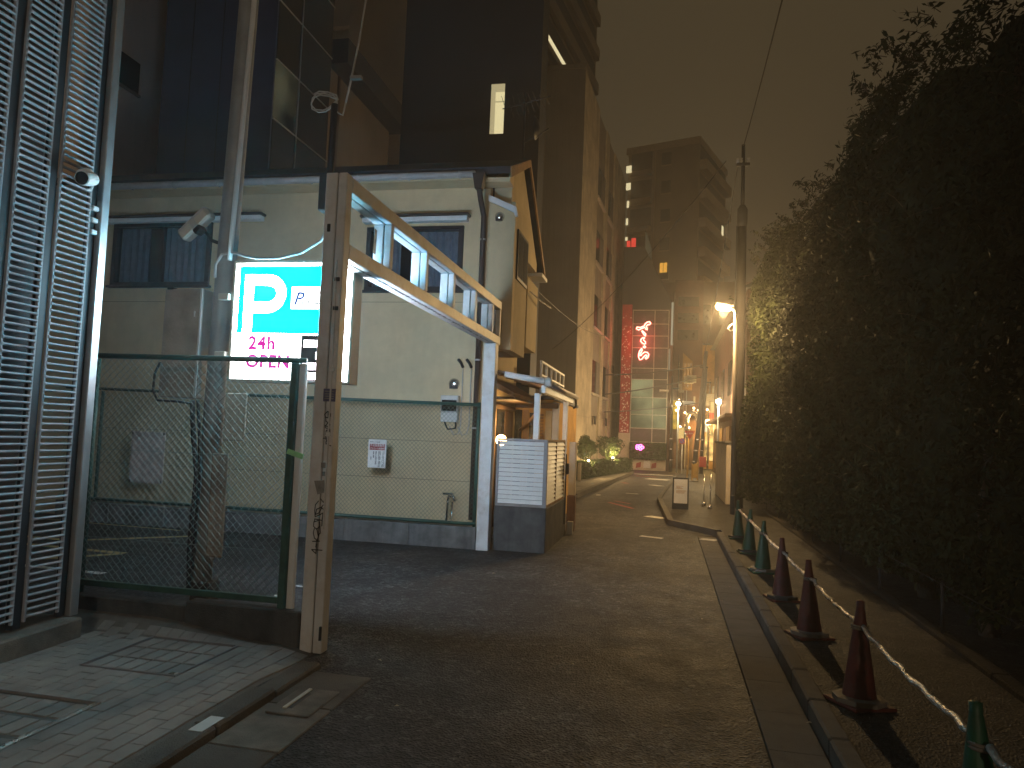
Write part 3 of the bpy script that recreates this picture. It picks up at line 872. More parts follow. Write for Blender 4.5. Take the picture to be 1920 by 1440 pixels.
nf = thing('chain_link_fence', 'green chain-link fence in front of the lit parking sign', 'fence', (-3.5, 5.15, 0.25), 'green chain-link fences round the car park')
m = MB(); m.tube([(-4.62, 5.15, 2.155), (-2.70, 5.15, 2.145)], .021, 10); m.build('top_rail', 'green_paint', nf, smooth=True)
m = MB(); m.bbox(-4.62, -2.815, 5.13, 5.17, 0.315, 0.36, .004); m.build('bottom_rail', 'green_paint', nf)
m = MB(); m.bbox(-2.812, -2.755, 5.115, 5.185, 0.24, 2.125, .008); m.build('post', 'green_paint', nf)
m = MB(); m.bbox(-2.752, -2.695, 5.14, 5.18, 0.24, 2.123, .008); m.build('post', 'white_paint', nf)  # white strip stands in for the lit right side of the green post
m = MB(); m.tube([(-4.56, 5.17, 0.2), (-4.56, 5.17, 2.13)], .022, 8); m.build('post', 'green_paint', nf, smooth=True)
m = MB(); m.bbox(-2.80, -2.66, 5.108, 5.112, 1.415, 1.455, .001); xf(m, Matrix.Translation((-2.73, 5.11, 1.43)) @ Matrix.Rotation(RAD(-16), 4, 'Y').inverted() @ Matrix.Translation((2.73, -5.11, -1.43)))
m.build('reflective_tape', 'lime', nf)
for zz in (2.13, 1.4, 0.7):
    m = MB(); m.tube([(-4.6, 5.146, zz), (-2.80, 5.146, zz)], .0018, 4); m.build('line_wire', 'wire_near', nf)
chain_link(-4.6, -2.80, 0.36, 2.13, 5.15, 0.0625, .0022, 'wire_near', nf)

# ================================================================== GATE FRAME over the car-park entrance
gf = thing('gate_frame', 'tall steel portal frame with ladder truss across the car park entrance', 'gate frame', (-2.48, 5.17, 0))
GX0, GX1 = -2.585, -2.412
def twin(x0, x1, y0, y1, z0, z1, name, mat='gate_paint', along='Z'):
    """two channels back to back with a dark joint between"""
    xm = (x0+x1)/2 + .012
    a = MB(); a.bbox(x0, xm-.004, y0, y1, z0, z1, .006); p = a.build(name, mat, gf)
    b = MB(); b.bbox(xm+.004, x1, y0+.002, y1-.002, z0+.001, z1-.001, .006); b.build('channel', mat, p)
    return p
near_post = twin(GX0, GX1, 5.07, 5.178, 0.0, 3.58, 'post')
m = MB(); m.bbox(GX0, GX1, 10.16, 10.34, 0.0, 2.93, .006); far_post = m.build('post', 'gate_white', gf)
for dx in (.02, .10):
    m = MB(); m.bbox(GX0+dx, GX0+dx+.06, 10.148, 10.159, 2.86, 2.925, .003); m.build('top_cleat', 'gate_white', far_post)
twin(GX0+.003, GX1-.003, 5.182, 10.45, 3.455, 3.575, 'beam')
twin(GX0+.003, GX1-.003, 5.182, 10.45, 2.935, 3.055, 'beam')
for y in (6.02, 7.00, 7.98, 8.96, 9.90, 10.37):
    twin(GX0+.004, GX1-.004, y, y+.07, 3.058, 3.452, 'strut', 'gate_white')
# peeling paint edge along the underside joint
rs = random.Random(4)
m = MB()
y = 5.5
while y < 10.2:
    w = rs.uniform(.015, .08); d = rs.uniform(.006, .020)
    xc = -2.487+rs.uniform(-.008, .012)
    m.quad((xc-d, y, 2.9335), (xc+d*.6, y+w*.2, 2.9335), (xc+d, y+w, 2.9335), (xc-d*.5, y+w*.8, 2.9335)); y += w*rs.uniform(.6, 2.2)
m.build('peeling_paint', 'grime', gf, kind='stuff')
m = MB(); m.quad((-2.583, 6.0195, 3.20), (-2.555, 6.0195, 3.18), (-2.55, 6.0195, 3.40), (-2.575, 6.0195, 3.42)); m.build('rust_stain', 'rust', gf)
# conduit up the near post and small fittings
m = MB(); m.tube([(-2.445, 5.062, 0.9), (-2.447, 5.062, 2.35), (-2.452, 5.060, 2.62), (-2.456, 5.060, 2.9)], .006, 6); m.build('conduit', 'gate_paint', gf)
for zz in (2.52, 2.74, 1.58, 2.06):
    m = MB(); m.bbox(-2.465, -2.425, 5.055, 5.069, zz, zz+.03, .003); m.build('clamp', 'dark_metal' if zz > 2.4 else 'gate_paint', gf)
m = MB(); m.bbox(-2.55, -2.525, 5.058, 5.069, 3.12, 3.18, .003); m.build('fitting', 'dark_metal', gf)
m = MB(); m.bbox(-2.43, -2.413, 5.05, 5.068, 0.10, 0.20, .003); m.build('hinge', 'dark_metal', gf)
st = MB(); st.box(-2.506, -2.408, 5.0672, 5.0688, 1.836, 1.931); s1 = st.build('sticker', 'sticker_blue', gf)
for zz in (1.855, 1.872, 1.889, 1.908):
    q = MB(); q.box(-2.495, -2.420, 5.0660, 5.0668, zz, zz+.006); q.build('print_line', 'sticker_grey', s1)
st = MB(); st.box(-2.494, -2.444, 5.0672, 5.0688, 1.343, 1.384); st.build('sticker', 'sticker_grey', gf)
st = MB(); st.box(-2.486, -2.452, 5.0672, 5.0688, 1.285, 1.318); st.build('sticker', 'sticker_grey', gf)
st = MB(); st.add([(-2.541, 5.068, 1.246), (-2.459, 5.068, 1.255), (-2.442, 5.068, 1.167), (-2.509, 5.068, 1.147)], [(0, 3, 2, 1)]); st.build('sticker', 'sticker_grey', gf)
GU=[[(-2.465,1.762),(-2.485,1.740),(-2.479,1.720),(-2.457,1.714),(-2.439,1.728),(-2.440,1.746),(-2.460,1.762)],[(-2.460,1.754),(-2.457,1.719)],
[(-2.476,1.714),(-2.472,1.688),(-2.455,1.679),(-2.444,1.693),(-2.443,1.719)],[(-2.440,1.667),(-2.459,1.675),(-2.473,1.657),(-2.458,1.649),(-2.440,1.662),(-2.459,1.675)],
[(-2.477,1.657),(-2.471,1.639),(-2.443,1.636)],[(-2.438,1.628),(-2.466,1.622),(-2.469,1.591),(-2.454,1.579),(-2.436,1.601),(-2.438,1.628),(-2.460,1.605)],
[(-2.486,1.562),(-2.448,1.566)],[(-2.468,1.578),(-2.464,1.552),(-2.452,1.548),(-2.463,1.539),(-2.462,1.522),(-2.443,1.523)],[(-2.431,1.512),(-2.423,1.509)]]
GD=[[(-2.480,1.116),(-2.455,1.091),(-2.448,1.123)],[(-2.448,1.123),(-2.451,1.072)],[(-2.457,1.074),(-2.468,1.058),(-2.508,1.039),(-2.514,1.001),(-2.488,1.013),(-2.467,1.052),(-2.452,1.040)],
[(-2.497,1.099),(-2.519,1.071),(-2.522,1.027),(-2.516,0.985),(-2.487,0.997),(-2.456,1.015),(-2.459,0.961),(-2.518,0.968),(-2.520,0.947)],[(-2.459,0.961),(-2.459,0.921)],
[(-2.485,0.960),(-2.523,0.946),(-2.524,0.914),(-2.499,0.894),(-2.474,0.917),(-2.479,0.949)],[(-2.474,0.917),(-2.468,0.869),(-2.484,0.852),(-2.499,0.900)],
[(-2.517,0.898),(-2.523,0.866),(-2.512,0.829),(-2.488,0.814),(-2.479,0.853)],[(-2.525,0.804),(-2.470,0.810)],[(-2.494,0.814),(-2.497,0.766)],[(-2.528,0.745),(-2.446,0.745)],[(-2.527,0.742),(-2.494,0.718),(-2.492,0.787)]]
m = MB()
for p in GU: ribbon(m, p, .0075, 5.0665)
m.build('graffiti', 'ink', gf, label='upper black marker scrawl')
m = MB()
for p in GD: ribbon(m, p, .0075, 5.0665)
m.build('graffiti', 'ink', gf, label='lower black marker scrawl')

# ================================================================== POLE with parking sign
lp = thing('utility_pole', 'grey steel pole carrying the parking sign behind the fence', 'pole', (-3.80, 5.72, 0))
m = MB(); m.tube([(-3.86, 5.72, 0), (-3.84, 5.72, 2.0), (-3.77, 5.72, 5.2), (-3.71, 5.72, 9.0)], [.088, .086, .084, .08], 16); m.build('shaft', 'pole', lp, smooth=True)
m = MB(); m.tube([(-3.73, 5.63, 3.05), (-3.66, 5.63, 5.2), (-3.59, 5.63, 9.0)], .022, 8); m.build('conduit', 'white_paint', lp, smooth=True)
for zz in (2.70, 2.20):
    m = MB(); m.bbox(-3.80, -3.70, 5.60, 5.66, zz, zz+.055, .005); m.build('bracket', 'plate', lp)
m = MB(); m.bbox(-3.665, -3.465, 5.60, 5.62, 1.50, 1.90, .006); m.build('plate', 'plate', lp)
m = MB(); m.bbox(-3.735, -3.585, 5.57, 5.59, 0.53, 1.39, .006); m.build('plate', 'wood_board', lp)
m = MB(); m.tube([(-3.99, 5.62, 1.83), (-3.96, 5.62, 1.55), (-3.90, 5.62, 1.2), (-3.92, 5.62, 0.6), (-3.90, 5.62, 0.2)], .022, 8); m.build('conduit', 'dark_metal', lp, smooth=True)
m = MB(); m.tube([(-3.93, 5.61, 1.83), (-3.90, 5.61, 1.6), (-3.86, 5.61, 1.2), (-3.88, 5.61, 0.4)], .014, 6); m.build('conduit', 'dark_metal', lp, smooth=True)
m = MB(); m.bbox(-3.90, -3.73, 5.63, 5.80, 0.0, 0.30, .01); m.build('base_sleeve', 'concrete_dark', lp)

cb = thing('control_box', 'tall weathered board-fronted cabinet hung on the steel pole', 'cabinet', (-4.13, 5.68, 1.84))
m = MB(); m.bbox(-4.325, -3.955, 5.62, 5.80, 1.845, 2.80, .008); m.build('casing', 'pale_box', cb)
m = MB(); m.bbox(-4.318, -3.975, 5.606, 5.619, 1.852, 2.795, .003); m.build('door_board', 'wood_board', cb)
m = MB(); m.bbox(-3.972, -3.956, 5.604, 5.619, 1.85, 2.80, .002); m.build('edge_trim', 'white_paint', cb)
m = MB(); m.bbox(-4.02, -4.005, 5.592, 5.605, 2.55, 2.60, .003); m.build('handle', 'steel', cb)
m = MB(); m.bbox(-4.30, -4.24, 5.60, 5.66, 2.79, 2.81, .003); m.build('hinge', 'dark_metal', cb)
m = MB(); m.tube([(-4.30, 5.58, 2.15), (-4.345, 5.58, 2.05), (-4.35, 5.58, 1.9), (-4.30, 5.58, 1.82), (-4.1, 5.58, 1.815), (-3.98, 5.60, 1.80)], .011, 8); m.build('cable', 'cable_dk', cb, smooth=True)

# parking sign: double-sided light box
SY0, SY1 = 5.64, 5.80
ps = thing('parking_sign', 'glowing double-sided parking light box with a big P reading 24h OPEN', 'sign', (-3.14, 5.72, 1.98))
SX0, SX1, SZ0, SZ1 = -3.69, -2.565, 2.005, 3.045
DX = -3.025
m = MB()
m.bbox(SX0, SX0+.022, SY0, SY1, SZ0, SZ1, .003); m.bbox(SX1-.022, SX1, SY0, SY1, SZ0, SZ1, .003)
m.box(SX0+.022, SX1-.022, SY0, SY1, SZ1-.02, SZ1); m.box(SX0+.022, SX1-.022, SY0, SY1, SZ0, SZ0+.02)
m.build('casing', 'plate', ps)
m = MB(); m.box(SX0+.022, SX1-.022, SY1-.02, SY1-.010, SZ0+.02, SZ1-.02); m.build('rear_face', SIGN_WB, ps)
m = MB(); m.box(-3.632, -2.66, SY1-.0095, SY1-.007, 2.42, 3.000); m.build('rear_teal_field', SIGN_TB, ps)
m = MB(); m.box(SX0+.022, DX, SY0+.012, SY0+.02, SZ0+.02, 2.415); m.build('text_panel', SIGN_TX, ps)
m = MB(); m.box(SX0+.022, SX1-.1, SY0+.012, SY0+.02, 2.4155, SZ1-.02); m.box(SX1-.0995, SX1-.022, SY0+.012, SY0+.02, SZ0+.02, SZ1-.02); m.build('front_face', SIGN_W, ps)
# teal field with a white letter P
m = MB(); m.box(-3.632, -2.672, SY0+.008, SY0+.011, 2.42, 3.000); m.build('teal_field', SIGN_T, ps)
Pz0 = 2.405
poly_o = []; poly = []
def P_outline():
    x0, x1, zb, zt = -3.575, -3.185, Pz0, 2.925
    cx, cz, ro = x1-.17, zt-.165, .165
    outer = [(x0, zb), (x0+.085, zb), (x0+.085, zt-.33)]
    outer += [(cx, zt-.33)] + [(cx+(.17)*math.sin(math.pi*t), cz-ro*math.cos(math.pi*t)) for t in [i/12 for i in range(1, 12)]] + [(cx, zt), (x0, zt)]
    inner = [(x0+.085, zt-.235), (x0+.085, zt-.092), (cx, zt-.092)]
    inner += [(cx+.082*math.sin(math.pi*t), cz-(-.0715)*math.cos(math.pi*t)) for t in [i/10 for i in range(1, 10)]] + [(cx, zt-.235)]
    return outer, inner
po_, pi_ = P_outline()
m = MB()
yP = SY0+.0065
x0 = -3.575; zt = 2.925; cx = -3.185-.17; cz = zt-.165
m.box(x0, x0+.085, yP-.001, yP, Pz0, zt)
m.box(x0+.085, cx, yP-.001, yP, zt-.092, zt)
m.box(x0+.085, cx, yP-.001, yP, zt-.33, zt-.235)
K = 14
for i in range(K):
    a0, a1 = math.pi*i/K, math.pi*(i+1)/K
    def q(a, rx, rz): return (cx+rx*math.sin(a), yP-.001, cz-rz*math.cos(a))
    m.quad(q(a0, .17, .165), q(a1, .17, .165), q(a1, .083, .0715), q(a0, .083, .0715))
m.build('letter_p', SIGN_W, ps)
# company plate on the teal field
m = MB(); m.bbox(-3.135, -2.70, SY0+.003, SY0+.0065, 2.628, 2.819, .003); cp = m.build('name_plate', SIGN_PL, ps)
text_mesh('lettering', 'P', .155, SIGN_BLUE, ps, left=(-3.112, 2.665), yplane=SY0+.001, shear=.28, thick=.0005, bold=.002)
text_mesh('lettering', 'ark Japan', .066, SIGN_GREY, ps, left=(-3.045, 2.672), yplane=SY0+.001, shear=.25, thick=.0005, bold=.002)
m = MB(); m.prism([(-2.87+.012*math.cos(t), 2.765+.012*math.sin(t)) for t in [i*.7 for i in range(9)]], 'Y', SY0+.001, SY0+.002); m.build('logo_dot', WIN_AMBER, ps)
m = MB(); m.prism([(-2.89, 2.812), (-2.80, 2.790), (-2.70, 2.792), (-2.80, 2.782)], 'Y', SY0+.001, SY0+.002); m.build('logo_swoosh', SIGN_BLUE, ps)
text_mesh('lettering', '24h', .155, SIGN_PINK, ps, left=(-3.512, 2.285), yplane=SY0+.010, thick=.0006, spacing=1.12, bold=.006)
text_mesh('lettering', 'OPEN', .150, SIGN_PINK, ps, left=(-3.528, 2.130), yplane=SY0+.010, thick=.0006, spacing=1.08, bold=.006)
# LED price panel beside the lettering
m = MB(); m.bbox(DX+.004, SX1-.103, SY0+.004, SY0+.03, SZ0+.02, 2.408, .004); led = m.build('led_panel', 'black', ps)
for i, zz in enumerate((2.335, 2.235, 2.145, 2.062)):
    for k in range(3):
        if (i, k) in ((1, 0),): continue
        q = MB(); q.box(DX+.03+k*.115, DX+.135+k*.115, SY0+.001, SY0+.0035, zz-.028, zz+.030); q.build('led_digit', LED_W, led)
m = MB(); m.bbox(DX+.03, SX1-.04, SY0-.01, SY0+.004, 2.008, 2.024, .002); m.build('drip_edge', 'white_paint', ps)

# floodlight (unlit) on the pole
fl = thing('floodlight', 'unlit double-headed floodlight on a bracket left of the pole', 'floodlight', (-4.02, 5.66, 3.30))
R = Matrix.Translation((-4.04, 5.60, 3.345)) @ Matrix.Rotation(RAD(-42), 4, 'Y')
m = xf(MB().bbox(-.17, .17, -.05, .06, -.035, .085, .02), R); m.build('housing', 'pale_box', fl)
m = xf(MB().bbox(-.155, -.03, -.062, -.048, -.030, .045, .006), R); m.build('lens', 'plate', fl)
m = xf(MB().bbox(.03, .15, -.062, -.048, -.030, .045, .006), R); m.build('lens', 'plate', fl)
m = xf(MB().bbox(-.04, .04, -.07, .02, -.085, -.03, .01), R); m.build('sensor', 'black', fl)
m = MB(); m.tube([(-4.0, 5.66, 3.31), (-3.95, 5.68, 3.24), (-3.86, 5.70, 3.21)], .016, 8); m.build('arm', 'dark_metal', fl, smooth=True)

# cable from the gate post to the sign
cab = MB(); cab.tube([(-2.66, 5.35, 3.40), (-2.68, 5.38, 3.28), (-2.80, 5.46, 3.16), (-3.02, 5.56, 3.09), (-3.25, 5.60, 3.055), (-3.45, 5.61, 3.058), (-3.57, 5.62, 3.08), (-3.68, 5.63, 3.115), (-3.80, 5.62, 3.10), (-3.855, 5.62, 3.01), (-3.86, 5.63, 2.90)], .012, 8)
single('power_cable', cab, 'cable', 'pale power cable sagging from the gate post over the parking sign', 'cable', smooth=True)

# service mast beside the near gate post
sm = thing('service_mast', 'thin dark service mast with coiled wires on top of gate post', 'mast', (-2.70, 5.35, 3.3))
m = MB(); m.tube([(-2.70, 5.35, 3.35), (-2.69, 5.35, 4.25)], .028, 10); m.build('shaft', 'dark_metal', sm, smooth=True)
m = MB(); m.bbox(-2.76, -2.64, 5.29, 5.39, 3.36, 3.66, .01); m.build('junction_box', 'dark_metal', sm)
m = MB(); m.bbox(-2.64, -2.585, 5.30, 5.33, 3.40, 3.60, .004); m.build('clamp', 'dark_metal', sm)
coil = []
for i in range(26):
    t = i/25*2.4*2*math.pi
    coil.append((-2.80+.115*math.cos(t)+.01*math.sin(3*t), 5.38+.02*math.sin(2*t), 4.27+.075*math.sin(t)+.0015*i))
m = MB(); m.tube(coil, .006, 6); m.build('coiled_wire', 'cable', sm, smooth=True)
m = MB(); m.tube([(-2.69, 5.35, 4.2), (-2.62, 5.36, 4.16), (-2.60, 5.36, 4.26)], .008, 6); m.build('insulator_wire', 'cable', sm, smooth=True)
m = MB(); m.tube([(-2.60, 5.36, 4.26), (-2.56, 5.35, 4.45), (-2.50, 5.33, 4.75), (-2.44, 5.30, 5.15), (-2.2, 5.1, 6.6)], .008, 6); m.build('service_wire', 'cable', sm, smooth=True)
m = MB(); m.bbox(-2.56, -2.46, 5.32, 5.36, 4.44, 4.47, .004); m.build('crossarm', 'pole', sm)

# ================================================================== CREAM HOUSE behind the car park
def holed(mb, x0, x1, z0, z1, y0, y1, holes):
    """wall slab in the XZ plane with rectangular openings"""
    xs = sorted({x0, x1, *[h[0] for h in holes], *[h[1] for h in holes]})
    zs = sorted({z0, z1, *[h[2] for h in holes], *[h[3] for h in holes]})
    for a, b in zip(xs[:-1], xs[1:]):
        run = None
        for c, d in zip(zs[:-1], zs[1:]):
            inside = any(h[0] <= a+1e-6 and b <= h[1]+1e-6 and h[2] <= c+1e-6 and d <= h[3]+1e-6 for h in holes)
            if not inside:
                if run: run[1] = d
                else: run = [c, d]
            if inside and run:
                mb.box(a, b, y0, y1, run[0], run[1]); run = None
        if run: mb.box(a, b, y0, y1, run[0], run[1])
HY = 10.7
hs = thing('cream_house', 'two-storey cream stucco house facing the car park with dark roof', 'house', (-7, 11.9, 0))
W1 = (-9.25, -7.48, 3.94, 4.90); W2 = (-4.64, -3.16, 3.85, 4.75)
m = MB(); holed(m, -12.0, -2.72, 0.0, 5.42, HY, HY+.15, [W1, W2])
m.build('front_wall', 'stucco', hs)
m = MB(); m.box(-2.716, -2.32, HY+.001, HY+.149, 2.90, 5.16); m.build('front_wall', 'stucco', hs)
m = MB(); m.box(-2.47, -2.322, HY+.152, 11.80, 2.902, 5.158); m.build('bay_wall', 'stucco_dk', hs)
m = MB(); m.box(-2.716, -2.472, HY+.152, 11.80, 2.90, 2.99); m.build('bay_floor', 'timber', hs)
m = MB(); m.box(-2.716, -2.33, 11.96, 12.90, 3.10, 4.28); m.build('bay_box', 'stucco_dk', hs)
m = MB(); m.bbox(-2.321, -2.295, 10.90, 11.72, 4.02, 4.80, .005); sw = m.build('window', 'frame_dark', hs)
for a_, b_ in ((10.95, 11.29), (11.33, 11.67)):
    m = MB(); m.box(-2.2945, -2.290, a_, b_, 4.07, 4.75); m.build('pane', 'dark_glass', sw)
m = MB(); m.tube([(-2.28, 11.9, 4.02), (-2.20, 12.6, 3.98), (-2.12, 13.2, 3.97)], .015, 6); m.build('awning_rod', 'steel', hs)
m = MB(); m.bbox(-2.70, -2.26, 12.92, 13.48, 4.50, 4.57, .006); m.build('eave_return', 'white_paint', hs)
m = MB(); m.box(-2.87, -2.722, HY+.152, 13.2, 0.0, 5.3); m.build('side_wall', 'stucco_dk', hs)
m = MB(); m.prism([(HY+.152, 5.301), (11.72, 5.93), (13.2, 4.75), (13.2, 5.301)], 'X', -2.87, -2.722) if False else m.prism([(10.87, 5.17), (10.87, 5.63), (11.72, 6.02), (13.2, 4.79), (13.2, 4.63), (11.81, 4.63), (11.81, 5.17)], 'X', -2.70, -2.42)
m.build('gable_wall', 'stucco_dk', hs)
m = MB(); m.box(-12.0, -11.85, HY+.152, 13.2, 0, 5.3); m.build('side_wall', 'stucco', hs)
m = MB(); m.box(-11.848, -2.872, 13.05, 13.2, 0, 4.7); m.build('rear_wall', 'stucco', hs)
roof = MB()
roof.add([(-12.25, 10.33, 5.47), (-2.34, 10.33, 5.47), (-2.34, 11.72, 6.10), (-12.25, 11.72, 6.10), (-12.25, 13.5, 4.62), (-2.34, 13.5, 4.62),
          (-12.25, 10.33, 5.58), (-2.34, 10.33, 5.58), (-2.34, 11.72, 6.21), (-12.25, 11.72, 6.21), (-12.25, 13.5, 4.73), (-2.34, 13.5, 4.73)],
         [(0,1,2,3),(3,2,5,4),(6,9,8,7),(9,10,11,8),(0,6,7,1),(1,7,8,2),(2,8,11,5),(5,11,10,4),(4,10,9,3),(3,9,6,0)])
rf = roof.build('roof', 'roof', hs)
m = MB(); m.prism([(10.30, 5.40), (10.30, 5.56), (11.72, 6.20), (13.52, 4.71), (13.52, 4.60), (11.72, 6.08)], 'X', -2.336, -2.31); m.build('bargeboard', 'timber', rf)
m = MB(); m.prism([(10.42, 5.38), (10.42, 5.45), (10.69, 5.57), (10.69, 5.38)], 'X', -2.83, -2.36); m.build('soffit', 'stucco', rf)
m = MB(); m.tube([(-12.25, 10.27, 5.46), (-2.86, 10.27, 5.455)], .052, 10); m.build('gutter', 'gutter', hs, smooth=True)
m = MB(); m.box(-12.0, -2.84, 10.345, 10.698, 5.40, 5.455); m.build('soffit', 'stucco', hs)
for i in range(12):
    m = MB(); m.bbox(-11.9+i*.8, -11.89+i*.8, 10.216, 10.33, 5.40, 5.50, .003); m.build('gutter_bracket', 'gutter', hs)
m = MB(); m.prism([(-2.88, 5.45), (-2.70, 5.45), (-2.74, 5.22), (-2.84, 5.22)], 'Y', 10.20, 10.34); m.build('rain_hopper', 'pipe', hs)
m = MB(); m.tube([(-2.79, 10.27, 5.25), (-2.79, 10.40, 5.10), (-2.79, 10.62, 4.92), (-2.79, 10.63, 0.36)], .043, 10); dp = m.build('downpipe', 'pipe', hs, smooth=True)
for zz in (4.55, 3.6, 2.72, 1.7):
    m = MB(); m.lathe((-2.79, 10.63, zz), [(.052, 0), (.052, .025)], 10); m.build('pipe_clip', 'gutter', dp)
m = MB(); m.prism([(-2.74, 5.27), (-2.30, 5.07), (-2.27, 4.92), (-2.31, 4.92), (-2.34, 4.99), (-2.74, 5.18)], 'Y', 10.655, 10.697); m.build('bargeboard', 'white_paint', hs)
# windows with hood, frame, sliding panes and curtains
for (x0, x1, z0, z1), hood in ((W1, (-9.42, -6.50, 5.03)), (W2, (-4.74, -3.04, 4.94))):
    wn_ = MB()
    for a in ((x0-.05, x1+.05, z1-.005, z1+.05), (x0-.05, x1+.05, z0-.05, z0+.005)): wn_.bbox(a[0], a[1], HY-.045, HY+.08, a[2], a[3], .004)
    for a in ((x0-.05, x0+.03), (x1-.03, x1+.05)): wn_.bbox(a[0], a[1], HY-.044, HY+.08, z0+.006, z1-.006, .004)
    xm = (x0+x1)/2
    wn_.bbox(xm-.03, xm+.03, HY-.01, HY+.06, z0+.006, z1-.006, .004)
    w = wn_.build('window', 'frame_dark', hs)
    m = MB(); m.box(x0+.03, xm-.03, HY+.02, HY+.026, z0+.006, z1-.006); m.build('pane', 'glass', w)
    m = MB(); m.box(xm+.03, x1-.03, HY+.035, HY+.041, z0+.006, z1-.006); m.build('pane', 'glass', w)
    cu = MB()
    n = 40
    for i in range(n):
        t0, t1 = i/n, (i+1)/n
        if .30 < t0 < .44: continue
        f = lambda t: (x0+(x1-x0)*t, HY+.12+.022*math.sin(t*88), )
        a = f(t0); b = f(t1)
        cu.quad((a[0], a[1], z0), (b[0], b[1], z0), (b[0], b[1], z1), (a[0], a[1], z1))
    cu.build('curtain', 'curtain', w, smooth=True)
    m = MB(); m.box(x0-.1, x1+.1, HY+.5, HY+.52, z0-.1, z1+.1); m.build('room_back', 'room', w)
    m = MB(); m.bbox(x0-.09, x1+.09, HY-.09, HY+.0, z0-.09, z0-.052, .006); m.build('sill', 'frame_dark', w)
    hd = MB(); hd.bbox(hood[0], hood[1], HY-.14, HY-.002, hood[2]-.085, hood[2]-.012, .006); h_ = hd.build('hood', 'white_paint', hs)
    hd = MB(); hd.bbox(hood[0]-.03, hood[1]+.03, HY-.17, HY-.002, hood[2]-.010, hood[2]+.03, .006); hd.build('hood_cap', 'pipe', h_)
# panel seams on the stucco
for zz in (1.49, 0.91, 3.62):
    m = MB(); m.box(-11.9, -2.73, HY-.0025, HY+.002, zz-.003, zz+.003); m.build('panel_seam', 'seam', hs)
# round vents, spotlights and conduits
for (x, z, r) in ((-2.56, 4.93, .075), (-3.16, 2.37, .085)):
    m = MB(); m.lathe((x, HY-.002, z), [(r, 0), (r*.98, -.02), (r*.75, -.05), (r*.3, -.065)], 16, 'Y'); v_ = m.build('vent', 'steel', hs, smooth=True)
    m = MB(); m.box(x-r*.7, x+r*.7, HY-.06, HY-.02, z-r*.9, z-r*.25); m.build('vent_mouth', 'black', v_)
for x in (-3.03, -2.90):
    m = MB(); m.tube([(x, HY-.02, 2.62), (x-.02, HY-.06, 2.68), (x-.05, HY-.12, 2.73)], .022, 8); sp = m.build('spotlight', 'dark_metal', hs, smooth=True)
    m = MB(); m.tube([(x, HY-.015, 2.62), (x, HY-.015, 1.75), (x-.03, HY-.02, 1.62), (x-.10, HY-.02, 1.60), (x-.17, HY-.03, 1.72)], .008, 6); m.build('conduit', 'gutter', sp, smooth=True)
m = MB(); m.tube([(-3.28, HY-.05, 1.80), (-3.22, HY-.05, 1.68), (-3.10, HY-.05, 1.70), (-3.10, HY-.05, 1.80)], .012, 6); m.build('conduit', 'cable_dk', hs, smooth=True)
mt = thing('electric_meter', 'grey electric meter box with dark window on the cream house wall', 'meter', (-3.20, HY-.06, 1.79))
m = MB(); m.bbox(-3.335, -3.055, HY-.11, HY-.003, 1.94, 2.19, .012); m.build('casing', 'pale_box', mt)
m = MB(); m.bbox(-3.31, -3.08, HY-.118, HY-.1095, 1.955, 2.12, .004); m.build('window', 'dark_glass', mt)
m = MB(); m.bbox(-3.325, -3.065, HY-.10, HY-.003, 1.79, 1.936, .010); m.build('terminal_cover', 'paper', mt)
tp = thing('water_tap', 'standpipe garden tap by the cream wall behind the fence', 'tap', (-3.12, 10.5, 0.3))
m = MB(); m.tube([(-3.14, 10.5, 0.1), (-3.12, 10.5, 0.66), (-3.10, 10.47, 0.70), (-3.02, 10.42, 0.71), (-2.99, 10.41, 0.64)], .018, 8); m.build('pipe', 'steel', tp, smooth=True)
m = MB(); m.bbox(-3.20, -3.04, 10.47, 10.53, 0.72, 0.75, .006); m.build('handle', 'steel', tp)
m = MB(); m.tube([(-3.06, 10.5, 0.1), (-3.05, 10.5, 0.62)], .012, 6); m.build('pipe', 'steel', tp, smooth=True)

# restaurant entrance on the street side of the house
m = MB(); m.bbox(-2.721, -2.66, 10.95, 12.95, 2.05, 2.12, .006); m.build('lintel', 'timber_dk', hs)
for y0, y1, mat in ((11.05, 11.55, 'timber'), (11.60, 12.15, 'dark_glass'), (12.2, 12.85, 'timber_dk')):
    m = MB(); m.bbox(-2.721, -2.68, y0, y1, 0.15, 2.04, .006); m.build('door', mat, hs)
m = MB(); m.prism([(-2.71, 2.52), (-2.71, 2.40), (-2.30, 2.22), (-2.28, 2.27)], 'Y', 10.92, 13.2); m.build('awning', 'timber', hs)
m = MB(); m.bbox(-2.60, -2.27, 11.0, 13.2, 2.175, 2.215, .006); m.build('awning_rail', 'timber_dk', hs)

# restaurant annexe facing the camera behind the canopy
rx = thing('restaurant_annexe', 'low timber-fronted restaurant annexe under the white canopy', 'building', (-3.0, 15, 0))
m = MB(); m.box(-4.6, -2.05, 13.40, 17.0, 0, 2.30); m.build('wall', 'ochre_shop', rx)
m = MB(); m.bbox(-4.7, -2.02, 13.32, 17.1, 2.302, 2.37, .01); m.build('roof', 'roof', rx)
for x0, x1, z0, z1, mat in ((-2.86, -2.62, 0.2, 2.1, 'dark_glass'), (-2.60, -2.50, 0.1, 2.1, 'timber'), (-2.48, -2.36, 0.2, 2.05, 'dark_glass'),
                            (-2.18, -2.06, 0.1, 2.1, 'stucco_dk'), (-2.055, -1.93, 0.1, 2.25, 'pale_box')):
    m = MB(); m.bbox(x0, x1, 13.36, 13.399, z0, z1, .005); m.build('panel', mat, rx)
for i in range(26):
    m = MB(); m.bbox(-2.335, -2.225, 13.35, 13.399, 0.55+i*.058, 0.585+i*.058, .003); m.build('lattice_slat', 'timber', rx)
